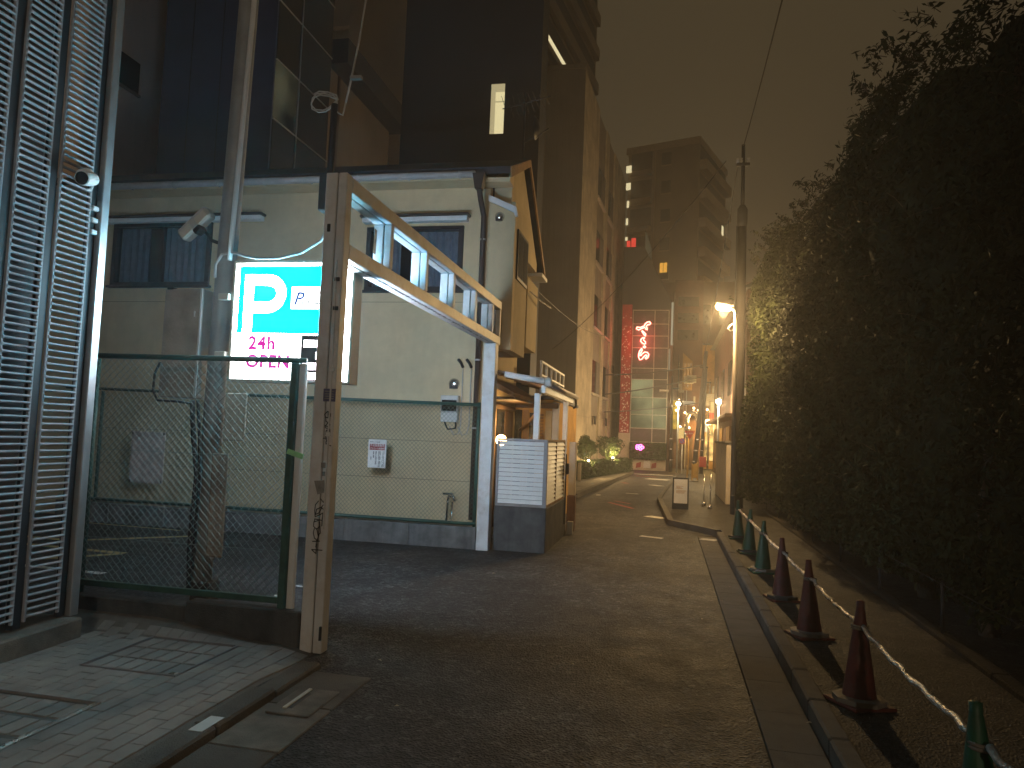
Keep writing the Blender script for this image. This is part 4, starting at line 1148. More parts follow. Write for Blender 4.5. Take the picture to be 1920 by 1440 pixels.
m = MB(); m.bbox(-2.95, -1.95, 13.28, 13.40, 2.14, 2.24, .006); m.build('lintel', 'timber_dk', rx)
m = MB(); m.tube([(-2.62, 13.2, 1.72), (-2.42, 12.9, 1.86), (-2.22, 12.6, 2.02)], .028, 8); m.build('awning_arm', 'timber', rx, smooth=True)
m = MB(); m.tube([(-2.52, 13.2, 1.45), (-2.35, 13.0, 1.60), (-2.25, 12.8, 1.72)], .02, 8); m.build('awning_arm', 'timber', rx, smooth=True)
rr_ = MB()
rr_.bbox(-2.33, -2.28, 13.4, 16.45, 2.985, 3.03, .006); rr_.bbox(-2.33, -2.28, 13.4, 16.45, 2.742, 2.78, .006)
rl = rr_.build('roof_railing', 'white_paint', rx)
for i in range(6):
    m = MB(); m.bbox(-2.325, -2.285, 13.42+i*.595, 13.46+i*.595, 2.372, 2.983, .004) if False else m.bbox(-2.325, -2.285, 13.42+i*.595, 13.46+i*.595, 2.37, 2.99, .004); m.build('baluster', 'white_paint', rl)

# porch globe lamp
gl = thing('porch_lamp', 'round glowing porch lamp beside the far gate post', 'lamp', (-2.55, 11.35, 1.42))
m = MB(); m.sphere((-2.545, 11.35, 1.545), .085, 18, 12); m.build('globe', LAMP_GLOBE, gl, smooth=True)
m = MB(); m.tube([(-2.545, 11.35, 0.0), (-2.545, 11.35, 1.46)], .02, 8); m.build('stand', 'dark_metal', gl)
m = MB(); m.lathe((-2.545, 11.35, 0.0), [(.12, 0), (.12, .03), (.04, .05)], 12); m.build('foot', 'dark_metal', gl)
lamp('porch_light', 'POINT', (-2.45, 11.75, 1.85), (1.0, 0.58, 0.20), 26, .09, parent=gl)

# white canopy on posts
cn = thing('canopy', 'white lean-to canopy with gutter over the restaurant entrance', 'canopy', (-2.1, 12.2, 1.5))
m = MB(); m.add([(-2.60, 10.52, 2.585), (-1.72, 10.52, 2.42), (-1.72, 14.1, 2.42), (-2.60, 14.1, 2.585), (-2.60, 10.52, 2.61), (-1.72, 10.52, 2.445), (-1.72, 14.1, 2.445), (-2.60, 14.1, 2.61)],
                [(0,3,2,1),(4,5,6,7),(0,1,5,4),(1,2,6,5),(2,3,7,6),(3,0,4,7)]); m.build('roof_sheet', 'slat_frame', cn)
m = MB(); m.tube([(-2.33, 10.47, 2.515), (-1.74, 10.47, 2.425)], .045, 10); m.build('gutter', 'white_paint', cn, smooth=True)
m = MB(); m.lathe((-1.742, 10.47, 2.415), [(.065, 0), (.075, .05), (.07, .10), (.02, .115)], 14, 'X'); m.build('gutter_end', 'pale_box', cn, smooth=True)
m = MB(); m.tube([(-1.70, 10.55, 2.40), (-1.70, 14.12, 2.385)], .035, 8); m.build('gutter', 'slat_frame', cn, smooth=True)
m = MB(); m.bbox(-1.80, -1.735, 10.55, 14.05, 2.26, 2.37, .006); m.build('beam', 'white_paint', cn)
for y0 in (10.50, 12.92):
    m = MB(); m.bbox(-1.90+(.09 if y0 > 11 else 0), -1.815+(.09 if y0 > 11 else 0), y0+.062, y0+.145, 1.56 if y0 < 11 else 0.0, 2.255, .008); m.build('post', 'white_paint', cn)
for i in range(5):
    m = MB(); m.tube([(-2.55, 10.9+i*.65, 2.55), (-1.80, 10.9+i*.65, 2.41)], .018, 6); m.build('rafter', 'timber', cn)
m = MB(); m.tube([(-1.71, 14.05, 2.38), (-1.71, 14.05, 2.22), (-1.76, 14.05, 2.18)], .022, 6); m.build('rain_spout', 'dark_metal', cn)

# slatted screen on a dark stone base
sb = thing('slatted_screen', 'white slatted screen box on dark stone base beside the far gate post', 'screen', (-2.0, 11.2, 0))
m = MB(); m.bbox(-2.375, -1.625, 10.30, 12.42, -0.01, 0.62, .012); m.build('stone_base', 'concrete_dark', sb)
fr = MB()
fr.bbox(-2.37, -2.335, 10.315, 10.35, 0.625, 1.55, .003); fr.bbox(-1.69, -1.635, 10.315, 10.37, 0.625, 1.55, .003)
fr.bbox(-2.37, -1.635, 10.312, 10.352, 1.552, 1.585, .003); fr.bbox(-2.334, -1.691, 10.316, 10.35, 0.625, 0.655, .003)
fr.build('frame', 'slat_frame', sb)
fr = MB(); fr.bbox(-1.668, -1.632, 11.20, 11.235, 0.625, 1.55, .003); fr.bbox(-1.668, -1.632, 12.10, 12.135, 0.625, 1.55, .003)
fr.bbox(-1.670, -1.630, 10.373, 12.14, 1.552, 1.583, .003); fr.bbox(-1.668, -1.634, 10.373, 11.199, 0.625, 0.655, .003); fr.bbox(-1.668, -1.634, 11.236, 12.099, 0.625, 0.655, .003)
fr.build('frame', 'timber', sb)
for i in range(14):
    z = 0.665+i*.0635
    m = MB(); m.prism([(10.312, z), (10.336, z+.056), (10.346, z+.056), (10.338, z)], 'X', -2.333, -1.692); m.build('slat', 'slat_white', sb)
    for y0, y1 in ((10.376, 11.197), (11.238, 12.097)):
        m = MB(); m.prism([(-1.630, z), (-1.654, z+.056), (-1.664, z+.056), (-1.656, z)], 'Y', y0, y1); m.build('slat', 'timber' if False else 'slat_white', sb)
m = MB(); m.bbox(-1.62, -1.60, 12.16, 12.19, 0.2, 1.35, .004); m.build('latch_post', 'dark_metal', sb)
m = MB(); m.bbox(-1.615, -1.56, 12.10, 12.20, 1.02, 1.20, .01); m.build('meter', 'black', sb)
ep = thing('entrance_post', 'pale square entrance post at the end of slatted screen', 'post', (-1.60, 13.0, 0))
m = MB(); m.bbox(-1.66, -1.54, 12.9, 13.05, 0.62, 1.55, .008); m.build('upper_post', 'cream_wall', ep)
m = MB(); m.bbox(-1.67, -1.53, 12.89, 13.06, 0.0, 0.617, .008); m.build('lower_post', 'brown_shop', ep)
m = MB(); m.bbox(-1.60, -1.50, 12.42, 12.52, 0.0, 0.22, .01); single('kerb_block', m, 'cream_wall', 'small pale concrete block on the road below the slatted screen', 'block')

# rooftop aerial and dish on the house
ar = thing('tv_aerial', 'thin grey television aerial above the cream house roof', 'aerial', (-2.6, 12.2, 5.8))
m = MB(); m.tube([(-2.55, 12.2, 5.7), (-2.55, 12.2, 7.6)], .016, 6); m.build('mast', 'dark_metal', ar)
m = MB(); m.tube([(-2.95, 12.2, 7.32), (-2.10, 12.2, 7.50)], .009, 6); m.build('boom', 'dark_metal', ar)
for i in range(9):
    x = -2.9+i*.09; z = 7.33+i*.019
    m = MB(); m.tube([(x-.03, 12.0, z+.13-.01*i), (x+.03, 12.4, z-.13+.01*i)], .004, 4); m.build('element', 'dark_metal', ar)
m = MB(); m.lathe((-2.33, 12.2, 6.95), [(.02, .06), (.14, .03), (.20, -.02), (.205, -.03)], 16, 'X'); m.build('dish', 'dark_metal', ar, smooth=True)
m = MB(); m.tube([(-2.55, 12.2, 6.7), (-2.33, 12.2, 6.78), (-2.12, 12.2, 6.93)], .01, 6); m.build('feed_arm', 'dark_metal', ar)

# ================================================================== BACK FENCE of the car park
lw = thing('low_wall', 'low grey concrete wall along the far side of car park', 'wall', (-6, 10.25, 0))
for i in range(7):
    m = MB(); m.bbox(-9.6+i, -8.603+i, 10.2, 10.32, -0.01, 0.30+random.uniform(0, .008), .01); m.build('wall_block', 'concrete_lot', lw)
bf = thing('chain_link_fence', 'long green chain-link fence in front of the cream house wall', 'fence', (-6, 10.25, 0.3), 'green chain-link fences round the car park')
m = MB(); m.tube([(-9.6, 10.25, 2.125), (-2.63, 10.25, 2.045)], .024, 8); m.build('top_rail', 'green_paint', bf, smooth=True)
m = MB(); m.tube([(-9.6, 10.25, 0.36), (-2.63, 10.25, 0.35)], .024, 8); m.build('bottom_rail', 'green_paint', bf, smooth=True)
for x in (-8.92, -7.0, -5.05, -2.65):
    m = MB(); m.tube([(x, 10.27, 0.28), (x, 10.27, 2.08)], .026, 8); m.build('post', 'green_paint', bf, smooth=True)
chain_link(-9.6, -2.66, 0.37, 2.05, 10.245, 0.0625, .0024, 'wire', bf)
m = MB(); m.tube([(-9.5, 10.34, 0.335), (-2.64, 10.34, 0.325)], .03, 8); m.build('kick_pipe', 'cream_wall', lw, smooth=True)

# notice on the fence
ns = thing('notice_board', 'white notice with a red band and black Japanese columns on the fence', 'sign', (-4.14, 10.21, 1.08))
m = MB(); m.bbox(-4.285, -4.005, 10.205, 10.217, 1.075, 1.490, .003); m.build('board', 'paper', ns)
m = MB(); m.box(-4.262, -4.028, 10.2025, 10.2045, 1.335, 1.425); m.build('red_band', 'ink_red', ns)
text_mesh('lettering', '防犯カメラ設置', .018, 'ink', ns, left=(-4.26, 1.445), yplane=10.2035, spacing=1.5)
text_mesh('lettering', '不法投棄厳禁', .044, 'paper', ns, left=(-4.258, 1.389), yplane=10.2015, sx=.85)
text_mesh('lettering', 'パトロール実施中', .033, 'paper', ns, left=(-4.258, 1.346), yplane=10.2015, sx=.86)
for body, size, x, z in (('ゴミタバコの', .046, -4.072, 1.282), ('投げ捨て禁止', .046, -4.128, 1.282), ('違反した場合は罰則', .026, -4.172, 1.295), ('警察に通報', .022, -4.208, 1.295), ('管理者', .018, -4.245, 1.22)):
    text_mesh('lettering', body, size, 'ink', ns, left=(x, z), yplane=10.2035, vertical=True)
n2 = thing('notice_board', 'faded pinkish board wired to the fence behind the near chain-link', 'sign', (-7.97, 10.2, 0.64))
m = MB(); m.bbox(-8.28, -7.68, 10.205, 10.217, 0.655, 1.455, .003); m.build('board', M('faded_pink', (0.50, 0.42, 0.38), 0.7), n2)
for x, z in ((-8.26, .68), (-7.70, .68), (-8.26, 1.43), (-7.70, 1.43)):
    m = MB(); m.bbox(x-.012, x+.012, 10.195, 10.204, z-.02, z+.02, .003); m.build('tie', 'black', n2)

# ================================================================== BUILDINGS BEHIND THE HOUSE
b = thing('brown_building', 'plain brown-grey building side with one small dark window at upper left', 'building', (-15, 15, 0))
m = MB(); m.box(-18, -13.5, 12.2, 19, 0, 22); m.build('wall', 'pale_brown', b)
m = MB(); m.box(-13.499, -13.47, 15.25, 15.92, 9.95, 10.75); w = m.build('window', 'dark_glass', b)
m = MB(); m.box(-13.499, -13.44, 15.20, 15.97, 9.88, 9.945); m.build('sill', 'brown_wall', w)

b = thing('navy_building', 'dark navy office block with gridded glass side above the house roof', 'building', (-10.5, 16.4, 0))
m = MB(); m.box(-12.06, -9.12, 15, 17.8, 0, 20); m.build('wall', 'navy', b)
for k in range(7):
    z = 5.9 + k*1.42
    for y0, y1 in ((15.06, 16.1), (16.13, 17.75)):
        lit = (k == 2 and y0 < 16)  # this pane's dim glow stands in for a pale light mirrored in the glass
        m = MB(); m.box(-9.119, -9.095, y0, y1, z, z+1.39); m.build('pane', GLOW_DIM if lit else 'dark_glass', b)
for k in range(8):
    m = MB(); m.box(-9.119, -9.075, 15.05, 17.78, 5.9+k*1.42-.028, 5.9+k*1.42-.003); m.build('mullion', 'pole', b)
m = MB(); m.box(-9.0945, -9.07, 16.102, 16.128, 5.9, 15.8); m.build('mullion', 'pole', b)
for x in (-11.3, -10.5):
    m = MB(); m.box(x-.006, x+.006, 14.99, 15.0, 0, 20); m.build('panel_joint', 'tower_dark', b)

b = thing('brown_building', 'brown block with a wide dark flat eave beside the dark tower', 'building', (-11, 21, 0))
m = MB(); m.box(-13.0, -9.75, 19.0, 23.6, 0, 12.0); m.build('wall', 'brown_wall', b)
m = MB(); m.box(-13.2, -9.13, 18.8, 23.8, 12.0, 12.72); m.build('eave', 'roof', b)
m = MB(); m.box(-9.749, -9.70, 19.5, 19.62, 0, 12.0); m.build('downpipe', 'pipe', b)
m = MB(); m.box(-10.35, -9.78, 18.94, 18.999, 0, 11.9); m.build('stair_panel', 'tower_dark', b)

b = thing('dark_tower', 'tall almost black building with a single lit slot window', 'building', (-4.8, 17, 0))
m = MB(); holed(m, -6.52, -3.09, 0, 22, 16.5, 16.9, [(-4.29, -3.95, 8.72, 9.95)]); m.build('wall', 'tower_dark', b)
m = MB(); m.box(-6.52, -4.6, 16.902, 17.3, 0, 22); m.box(-3.7, -3.09, 16.902, 17.3, 0, 22); m.build('wall', 'tower_dark', b)
wr = MB(); wr.box(-4.31, -3.93, 16.75, 16.76, 8.70, 9.97); w = wr.build('window', WIN_PALE, b)
wr = MB(); wr.box(-4.288, -4.235, 16.52, 16.748, 8.722, 9.948); wr.build('reveal', WIN_PALE_DK, w)
wr = MB(); wr.box(-4.234, -3.952, 16.52, 16.748, 9.86, 9.948); wr.build('reveal', WIN_PALE_DK, w)
wr = MB(); wr.box(-4.23, -3.96, 16.735, 16.747, 9.60, 9.63); wr.build('transom', WIN_PALE_DK, w)

b = thing('apartment_tower', 'far brown apartment tower at the top with two small lit windows', 'building', (-26, 62, 0), 'far towers in the night haze')
m = MB(); m.box(-33, -21.5, 60, 70, 0, 58); m.build('wall', 'tower_wall', b)
for z, x in ((38.9, -24.3), (37.2, -24.3)):
    m = MB(); m.box(x, x+.75, 59.9, 59.99, z, z+1.0); m.build('window', WIN_TOWER, b)
for z in (30, 33.1, 40.8, 44):
    m = MB(); m.box(-24.3, -23.5, 59.9, 59.99, z, z+1.0); m.build('window', 'dark_glass', b)
for z in range(8):
    m = MB(); m.box(-33.0, -21.5, 59.8, 59.995, 28.4+z*3.1, 28.75+z*3.1); m.build('balcony', 'tower_band', b)

b = thing('apartment_tower', 'apartment tower with slanting balcony bands and one long lit strip window', 'building', (-9, 50, 0), 'far towers in the night haze', rotz=0)
ang = RAD(-8.5)
Rb = Matrix.Translation((-9.05, 45.0, 0)) @ Matrix.Rotation(ang, 4, 'Z')
def rbox(mbx, x0, x1, y0, y1, z0, z1, Rm):
    t = MB().box(x0, x1, y0, y1, z0, z1); t.v = [tuple(Rm @ Vector(p)) for p in t.v]; mbx.add(t.v, t.f); return mbx
m = MB(); rbox(m, -14, 0, 0, 16.0, 0, 52, Rb); m.build('wall', 'tower_wall', b)
for k in range(9):
    z = 24.6 + k*3.0
    m = MB(); rbox(m, .01, .35, .2, 15.9, z, z+.95, Rb); bo = m.build('balcony', 'tower_wall', b)
    m = MB(); rbox(m, .005, .03, .4, 15.7, z+.97, z+2.6, Rb); m.build('recess', 'tower_recess', bo)
m = MB(); rbox(m, .36, .40, 1.4, 8.2, 28.05, 28.40, Rb); m.build('strip_window', WIN_TOWER, b)
m = MB(); rbox(m, .36, .40, .6, 1.2, 28.05, 28.45, Rb); m.build('strip_window', WIN_TOWER, b)
m = MB(); rbox(m, .36, .40, 10.3, 14.2, 28.1, 28.40, Rb); m.build('strip_window', EM('strip_amber', (0.9, 0.5, 0.22), 0.35), b)

b = thing('apartment_tower', 'tall hazy apartment tower behind street lamp with balconies and column of lights', 'building', (0, 80, 0), 'far towers in the night haze')
Rt = Matrix.Translation((2.55, 75.0, 0)) @ Matrix.Rotation(RAD(-18.6), 4, 'Z')
m = MB(); rbox(m, -7.6, 0, 0, 10.5, 0, 31.8, Rt); m.build('wall', 'tower_wall', b)
m = MB(); rbox(m, -7.8, .15, -.15, 10.6, 31.8, 32.5, Rt); m.build('parapet', 'tower_band', b)
for k in range(8):
    z = 8.2 + k*3.0
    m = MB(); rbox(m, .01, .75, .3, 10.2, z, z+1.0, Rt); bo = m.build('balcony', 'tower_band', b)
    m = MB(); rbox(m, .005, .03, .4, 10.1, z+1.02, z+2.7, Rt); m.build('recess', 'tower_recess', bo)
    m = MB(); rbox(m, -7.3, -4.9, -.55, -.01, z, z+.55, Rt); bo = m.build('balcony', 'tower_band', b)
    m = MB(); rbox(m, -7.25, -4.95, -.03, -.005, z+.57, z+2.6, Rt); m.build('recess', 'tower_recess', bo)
    m = MB(); rbox(m, -3.9, -2.9, -.05, -.005, z+.9, z+2.2, Rt); m.build('window', 'tower_recess', b)
    m = MB(); rbox(m, -3.95, -2.85, -.10, -.05, z+.75, z+.88, Rt); m.build('sill', 'tower_band', b)
for z, h, x0, x1 in ((29.6, .75, -7.58, -7.0), (27.75, .75, -7.62, -7.05), (25.85, .72, -7.4, -7.18), (24.0, .7, -7.45, -7.23), (22.35, .35, -7.47, -7.23)):
    m = MB(); rbox(m, x0, x1, -.68, -.60, z, z+h, Rt); m.build('lit_window', WIN_TOWER, b)
m = MB(); rbox(m, .76, .80, 6.2, 6.9, 23.9, 24.9, Rt); m.build('lit_window', WIN_TOWER, b)
m = MB(); rbox(m, -3.8, -3.05, -.14, -.101, 18.75, 19.75, Rt); aw = m.build('amber_window', WIN_AMBER, b)
m = MB(); rbox(m, -3.45, -3.41, -.16, -.141, 18.75, 19.75, Rt); m.build('glazing_bar', 'brown_shop', aw)
m = MB(); rbox(m, -4.62, -4.56, -.08, -.005, 6, 31.7, Rt); m.build('drainpipe', 'tower_band', b)

# ================================================================== GREY BUILDING with the lit concrete side
def gx_(y): return -5.68 + .066*y
gb = thing('concrete_building', 'grey concrete building whose street side is lit yellow with tall window slots', 'building', (-6, 35, 0))
GH = 17.1
notch = .10
poly = [(-10, 30.06), (gx_(30.06), 30.06)]
for ya, yb in ((33.97, 36.35), (37.25, 39.35)):
    poly += [(gx_(ya), ya), (gx_(ya)-notch, ya), (gx_(yb)-notch, yb), (gx_(yb), yb)]
poly += [(gx_(44.1), 44.1), (-10, 44.1)]
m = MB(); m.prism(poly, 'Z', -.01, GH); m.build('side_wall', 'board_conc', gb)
m = MB(); m.box(-10, gx_(30)-.01, 29.98, 30.055, 0, GH+.05); m.build('front_wall', 'grey_front', gb)
m = MB(); m.box(-10, gx_(30)+.02, 29.9, 30.2, GH+.052, GH+.25); m.build('parapet', 'grey_front', gb)
def gside(mbx, ya, yb, z0, z1, off, t):
    """slab parallel to the skewed street side, off = distance out from the wall plane"""
    return mbx.add([(gx_(ya)+off, ya, z0), (gx_(yb)+off, yb, z0), (gx_(yb)+off+t, yb, z0), (gx_(ya)+off+t, ya, z0),
                    (gx_(ya)+off, ya, z1), (gx_(yb)+off, yb, z1), (gx_(yb)+off+t, yb, z1), (gx_(ya)+off+t, ya, z1)],
                   [(0,3,2,1),(4,5,6,7),(0,1,5,4),(1,2,6,5),(2,3,7,6),(3,0,4,7)])
for ya, yb in ((33.97, 36.35), (37.25, 39.35)):
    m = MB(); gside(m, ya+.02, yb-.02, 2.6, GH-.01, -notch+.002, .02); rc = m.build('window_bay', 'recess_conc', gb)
    for k in range(4):
        z = 3.72 + k*3.1
        m = MB(); gside(m, ya+.08, ya+(yb-ya)*.55, z, z+1.55, -notch+.024, .03); m.build('pane', 'dark_glass', rc)
        m = MB(); gside(m, ya+(yb-ya)*.56, yb-.06, z, z+1.55, -notch+.024, .06); m.build('shutter', 'grey_front', rc)
        m = MB(); gside(m, ya-.02, yb+.0, z-.13, z-.01, -notch+.024, .13); m.build('sill', 'mullion', rc)
for y, z in ((34.9, 2.25), (38.5, 2.25), (40.3, 5.2)):
    m = MB(); gside(m, y, y+.42, z, z+.40, .002, .05); m.build('vent', 'dark_metal', gb)
m = MB(); gside(m, 30.3, 44.0, 2.52, 2.535, .002, .004); m.build('panel_joint', 'recess_conc', gb)

# planter in front of it
pl = MB(); pl.prism([(-2.41, 19.8), (-2.33, 21.6), (-1.58, 35.2), (-3.2, 36.3), (-5.0, 30.0), (-5.0, 19.8)], 'Z', -.05, 0.10)
pv = struct('planter_pavement', pl, 'concrete')
kerb_run((-2.36, 19.8), (-2.28, 21.6), .14, .125, pv)
kerb_run((-2.28, 21.6), (-1.53, 35.2), .14, .125, pv, L=1.2)
hx = lambda y: -3.05 + (y-26.4)*(1.5/9.0)
hd = thing('low_hedge', 'clipped low hedge along the kerb before the yellow-lit concrete wall', 'hedge', (-2.6, 31, 0.1))
m = MB()
ys = np.linspace(26.3, 35.3, 14)
vs = []
for y in ys:
    n = float(vnoise(np.array([y*1.7]), np.array([3.0]), 2)[0])*.08
    vs += [(hx(y)-.62, y, .1), (hx(y)-.02, y, .1), (hx(y)-.05, y, .60+n), (hx(y)-.58, y, .60+n)]
fs = [(4*i+k, 4*i+(k+1) % 4, 4*i+4+(k+1) % 4, 4*i+4+k) for i in range(13) for k in range(4)] + [(0, 1, 2, 3), (52, 55, 54, 53)]
m.add(vs, fs); m.build('core', 'leaf_dk', hd)
n = 9000
y = RNG.uniform(26.3, 35.4, n); side = RNG.random(n)
px = np.where(side < .55, hx(y)+RNG.normal(0, .03, n), hx(y)-RNG.uniform(0, .6, n))
pz = np.where(side < .55, RNG.uniform(.12, .70, n), .68+RNG.normal(0, .03, n))
leaves('foliage', np.stack([px, y, pz], 1), np.stack([np.where(side < .55, .8, 0), -.3*np.ones(n), np.where(side < .55, .2, 1)], 1), .075, 'leaf_b', hd, aspect=.5, seed=3)
for (cx, cy, cz, rx_, rz_, lab, sd) in ((-3.12, 29.6, 1.22, .44, .48, 'smaller round clipped shrub behind the low hedge near the white canopy', 5),
                                        (-2.42, 32.6, 1.24, .66, .56, 'larger round clipped shrub behind the low hedge beside the red column', 6)):
    t = thing('round_shrub', lab, 'shrub', (cx, cy, .1), 'round shrubs in the planter')
    m = MB(); m.tube([(cx, cy, .1), (cx+.03, cy, .5), (cx-.02, cy, .9)], [.05, .04, .03], 8); m.build('trunk', 'bark', t, smooth=True)
    for a in range(4):
        m = MB(); m.tube([(cx, cy, .5), (cx+.25*math.cos(a*1.6), cy+.25*math.sin(a*1.6), 1.0), (cx+.38*math.cos(a*1.6), cy+.35*math.sin(a*1.6), 1.35)], [.025, .018, .008], 6); m.build('limb', 'bark', t)
    n = 2600
    d = RNG.normal(size=(n, 3)); d /= np.linalg.norm(d, axis=1)[:, None]
    lump = .72 + .42*vnoise(d[:, 0]*2.1+5+sd, d[:, 2]*2.1+d[:, 1]*1.7+9, sd)
    r = lump*RNG.uniform(.62, 1.02, n)
    P = np.array([cx, cy, cz]) + d*r[:, None]*np.array([rx_, rx_, rz_])
    leaves('crown', P, d, .085, 'leaf_b', t, aspect=.5, seed=sd)
for (x, y, z, lab) in ((-2.86, 28.0, .71, 'small garden uplight glowing on the hedge near the canopy'), (-2.23, 32.0, .76, 'small garden uplight glowing under the larger round shrub')):
    t = thing('garden_light', lab, 'garden light', (x, y, .1), 'garden uplights in the planter')
    m = MB(); m.tube([(x, y, .1), (x, y, z-.05)], .02, 6); m.build('stake', 'dark_metal', t)
    m = MB(); m.lathe((x, y, z-.05), [(.03, 0), (.07, .03), (.075, .06)], 10); m.build('housing', 'dark_metal', t)
    m = MB(); m.sphere((x, y, z+.03), .05, 10, 6); m.build('lens', GARDEN, t, smooth=True)
    lamp('garden_glow', 'POINT', (x, y, z+.16), (1.0, .64, .26), 110, .06, parent=t)
bd = MB(); bd.bbox(-3.02, -2.90, 25.9, 26.0, .1, .72, .012); single('bollard', bd, 'cream_wall', 'short pale bollard at the near end of the low hedge', 'bollard')

# ================================================================== RED BUILDING with neon
rb = thing('red_building', 'building with dotted red column and grey glass grid at the end of street', 'building', (-1.2, 43, 0))
m = MB(); m.prism([(-2.53, 0), (-2.53, 12.1), (-1.43, 12.1), (.22, 8.9), (.22, 0)], 'Y', 40.1, 47); m.build('wall', 'tower_dark', rb)
m = MB(); m.bbox(-2.50, -1.97, 39.98, 40.099, 1.95, 8.9, .01); col_ = m.build('red_column', 'red_tile', rb)
m = MB()
rd = random.Random(12)
for i in range(150):
    x = rd.uniform(-2.46, -2.01); z = 2.0 + 6.3*rd.random()**1.5; r = rd.uniform(.018, .040)
    m.prism([(x+r*math.cos(t), z+r*1.2*math.sin(t)) for t in [k*math.pi/3 for k in range(6)]], 'Y', 39.972, 39.979)
m.build('dots', 'pink_dot', col_, kind='stuff')
m = MB(); m.bbox(-2.53, -1.93, 40.0, 40.099, 0, 1.94, .01); m.build('column_base', 'cream_wall', rb)
xs_ = (-1.92, -.76, -.02); zs_ = (1.49, 2.22, 2.95, 3.87, 4.85, 5.45, 6.55, 7.20, 7.85, 8.60)
for i in range(2):
    for k in range(9):
        mat = 'glass_panel'
        if k in (1, 2, 3) and i == 0: mat = WIN_GREEN
        if k in (1, 2) and i == 1: mat = WIN_GREEN
        m = MB(); m.box(xs_[i]+.02, xs_[i+1]-.02, 40.03, 40.098, zs_[k]+.02, zs_[k+1]-.02); m.build('glass_panel', mat, rb)
for x in xs_:
    m = MB(); m.box(x-.019, x+.019, 40.0, 40.09, 1.45, 8.62); m.build('mullion', 'mullion', rb)
for k, z in enumerate(zs_):
    for i in range(2):
        m = MB(); m.box(xs_[i]+.0195, xs_[i+1]-.0195, 40.005, 40.085, z-.016, z+.016); m.build('transom', 'mullion', rb)
m = MB(); m.box(.04, .219, 40.03, 40.099, 0, 8.7); m.build('edge_pier', 'brown_shop', rb)
m = MB(); m.box(-1.92, .0, 39.9, 40.095, 0, .60); m.build('base_wall', 'cream_wall', rb)
m = MB(); m.box(-1.15, -.80, 39.86, 39.899, .12, .50); m.build('poster', 'paper', rb)
for x in (-1.42, -.62):
    m = MB(); m.prism([(x-.14, .10), (x+.12, .16), (x+.14, .44), (x-.10, .36)], 'Y', 39.87, 39.899); m.build('mural_patch', 'ink_red', rb)
m = MB(); m.box(-2.20, -1.95, 41.2, 41.3, 12.11, 12.9); m.box(-2.45, -2.25, 41.2, 41.3, 12.11, 12.75); m.build('red_skylight', WIN_RED, rb)
m = MB(); m.add([(-1.42, 41, 12.15), (-1.05, 41, 11.45), (-1.05, 41, 12.2), (-1.42, 41, 13.3)], [(0, 1, 2, 3)]); m.build('pale_skylight', GLOW_DIM, rb)
m = MB(); m.bbox(.10, .20, 39.86, 39.99, 6.7, 9.0, .01); m.build('vertical_sign', EM('pale_tube_sign', (.72, .70, .50), .42), rb)
m = MB(); m.bbox(.02, .09, 39.88, 39.99, 5.3, 6.5, .01); m.build('vertical_sign', EM('pale_tube_sign_low', (.72, .70, .50), .30), rb)
m = MB(); m.bbox(-.42, .05, 39.3, 40.0, 4.18, 4.28, .01); m.build('ledge', 'mullion', rb)

ne = thing('neon_sign', 'red neon Japanese script running down the grey glass grid', 'neon sign', (-1.35, 39.8, 5.8))
N_ = [[(-1.676,7.650),(-1.720,7.541),(-1.601,7.482),(-1.438,7.568),(-1.275,7.629),(-1.225,7.521),(-1.153,7.474),(-1.157,7.594),(-1.206,7.690),(-1.138,7.763),(-1.021,7.788),(-0.976,7.860),(-1.025,7.932),(-1.142,7.919),(-1.257,7.834),(-1.301,7.713),(-1.370,7.677),(-1.533,7.615),(-1.676,7.650)],
[(-1.435,7.447),(-1.385,7.352),(-1.311,7.232),(-1.239,7.149),(-1.218,7.257),(-1.291,7.352),(-1.387,7.424),(-1.435,7.447)],
[(-1.260,7.077),(-1.377,7.063),(-1.458,6.990),(-1.479,6.894),(-1.417,6.798),(-1.274,6.716),(-1.216,6.753),(-1.231,6.849),(-1.327,6.944),(-1.317,7.016),(-1.260,7.077)],
[(-1.272,6.644),(-1.340,6.560),(-1.245,6.513),(-1.199,6.550),(-1.272,6.644)],
[(-1.409,6.499),(-1.522,6.341),(-1.565,6.173),(-1.560,6.005),(-1.486,5.874),(-1.393,5.912),(-1.280,6.057),(-1.165,6.155),(-1.118,6.132),(-1.139,6.060),(-1.230,5.963),(-1.182,5.916),(-1.068,6.013),(-1.025,6.157),(-1.098,6.276),(-1.239,6.298),(-1.355,6.224),(-1.445,6.103),(-1.492,6.078),(-1.483,6.198),(-1.383,6.391),(-1.409,6.499)]]
for p in N_:
    m = MB(); m.tube([(x, 39.8, z) for x, z in p], .030, 8); m.build('neon_tube', NEON_RED, ne, smooth=True)
for z in (7.7, 7.25, 6.9, 6.2):
    m = MB(); m.box(-1.34, -1.31, 39.80, 40.0, z, z+.03); m.build('standoff', 'dark_metal', ne)
lamp('neon_glow', 'POINT', (-1.33, 39.55, 6.9), (1.0, .07, .06), 55, .25, parent=ne)

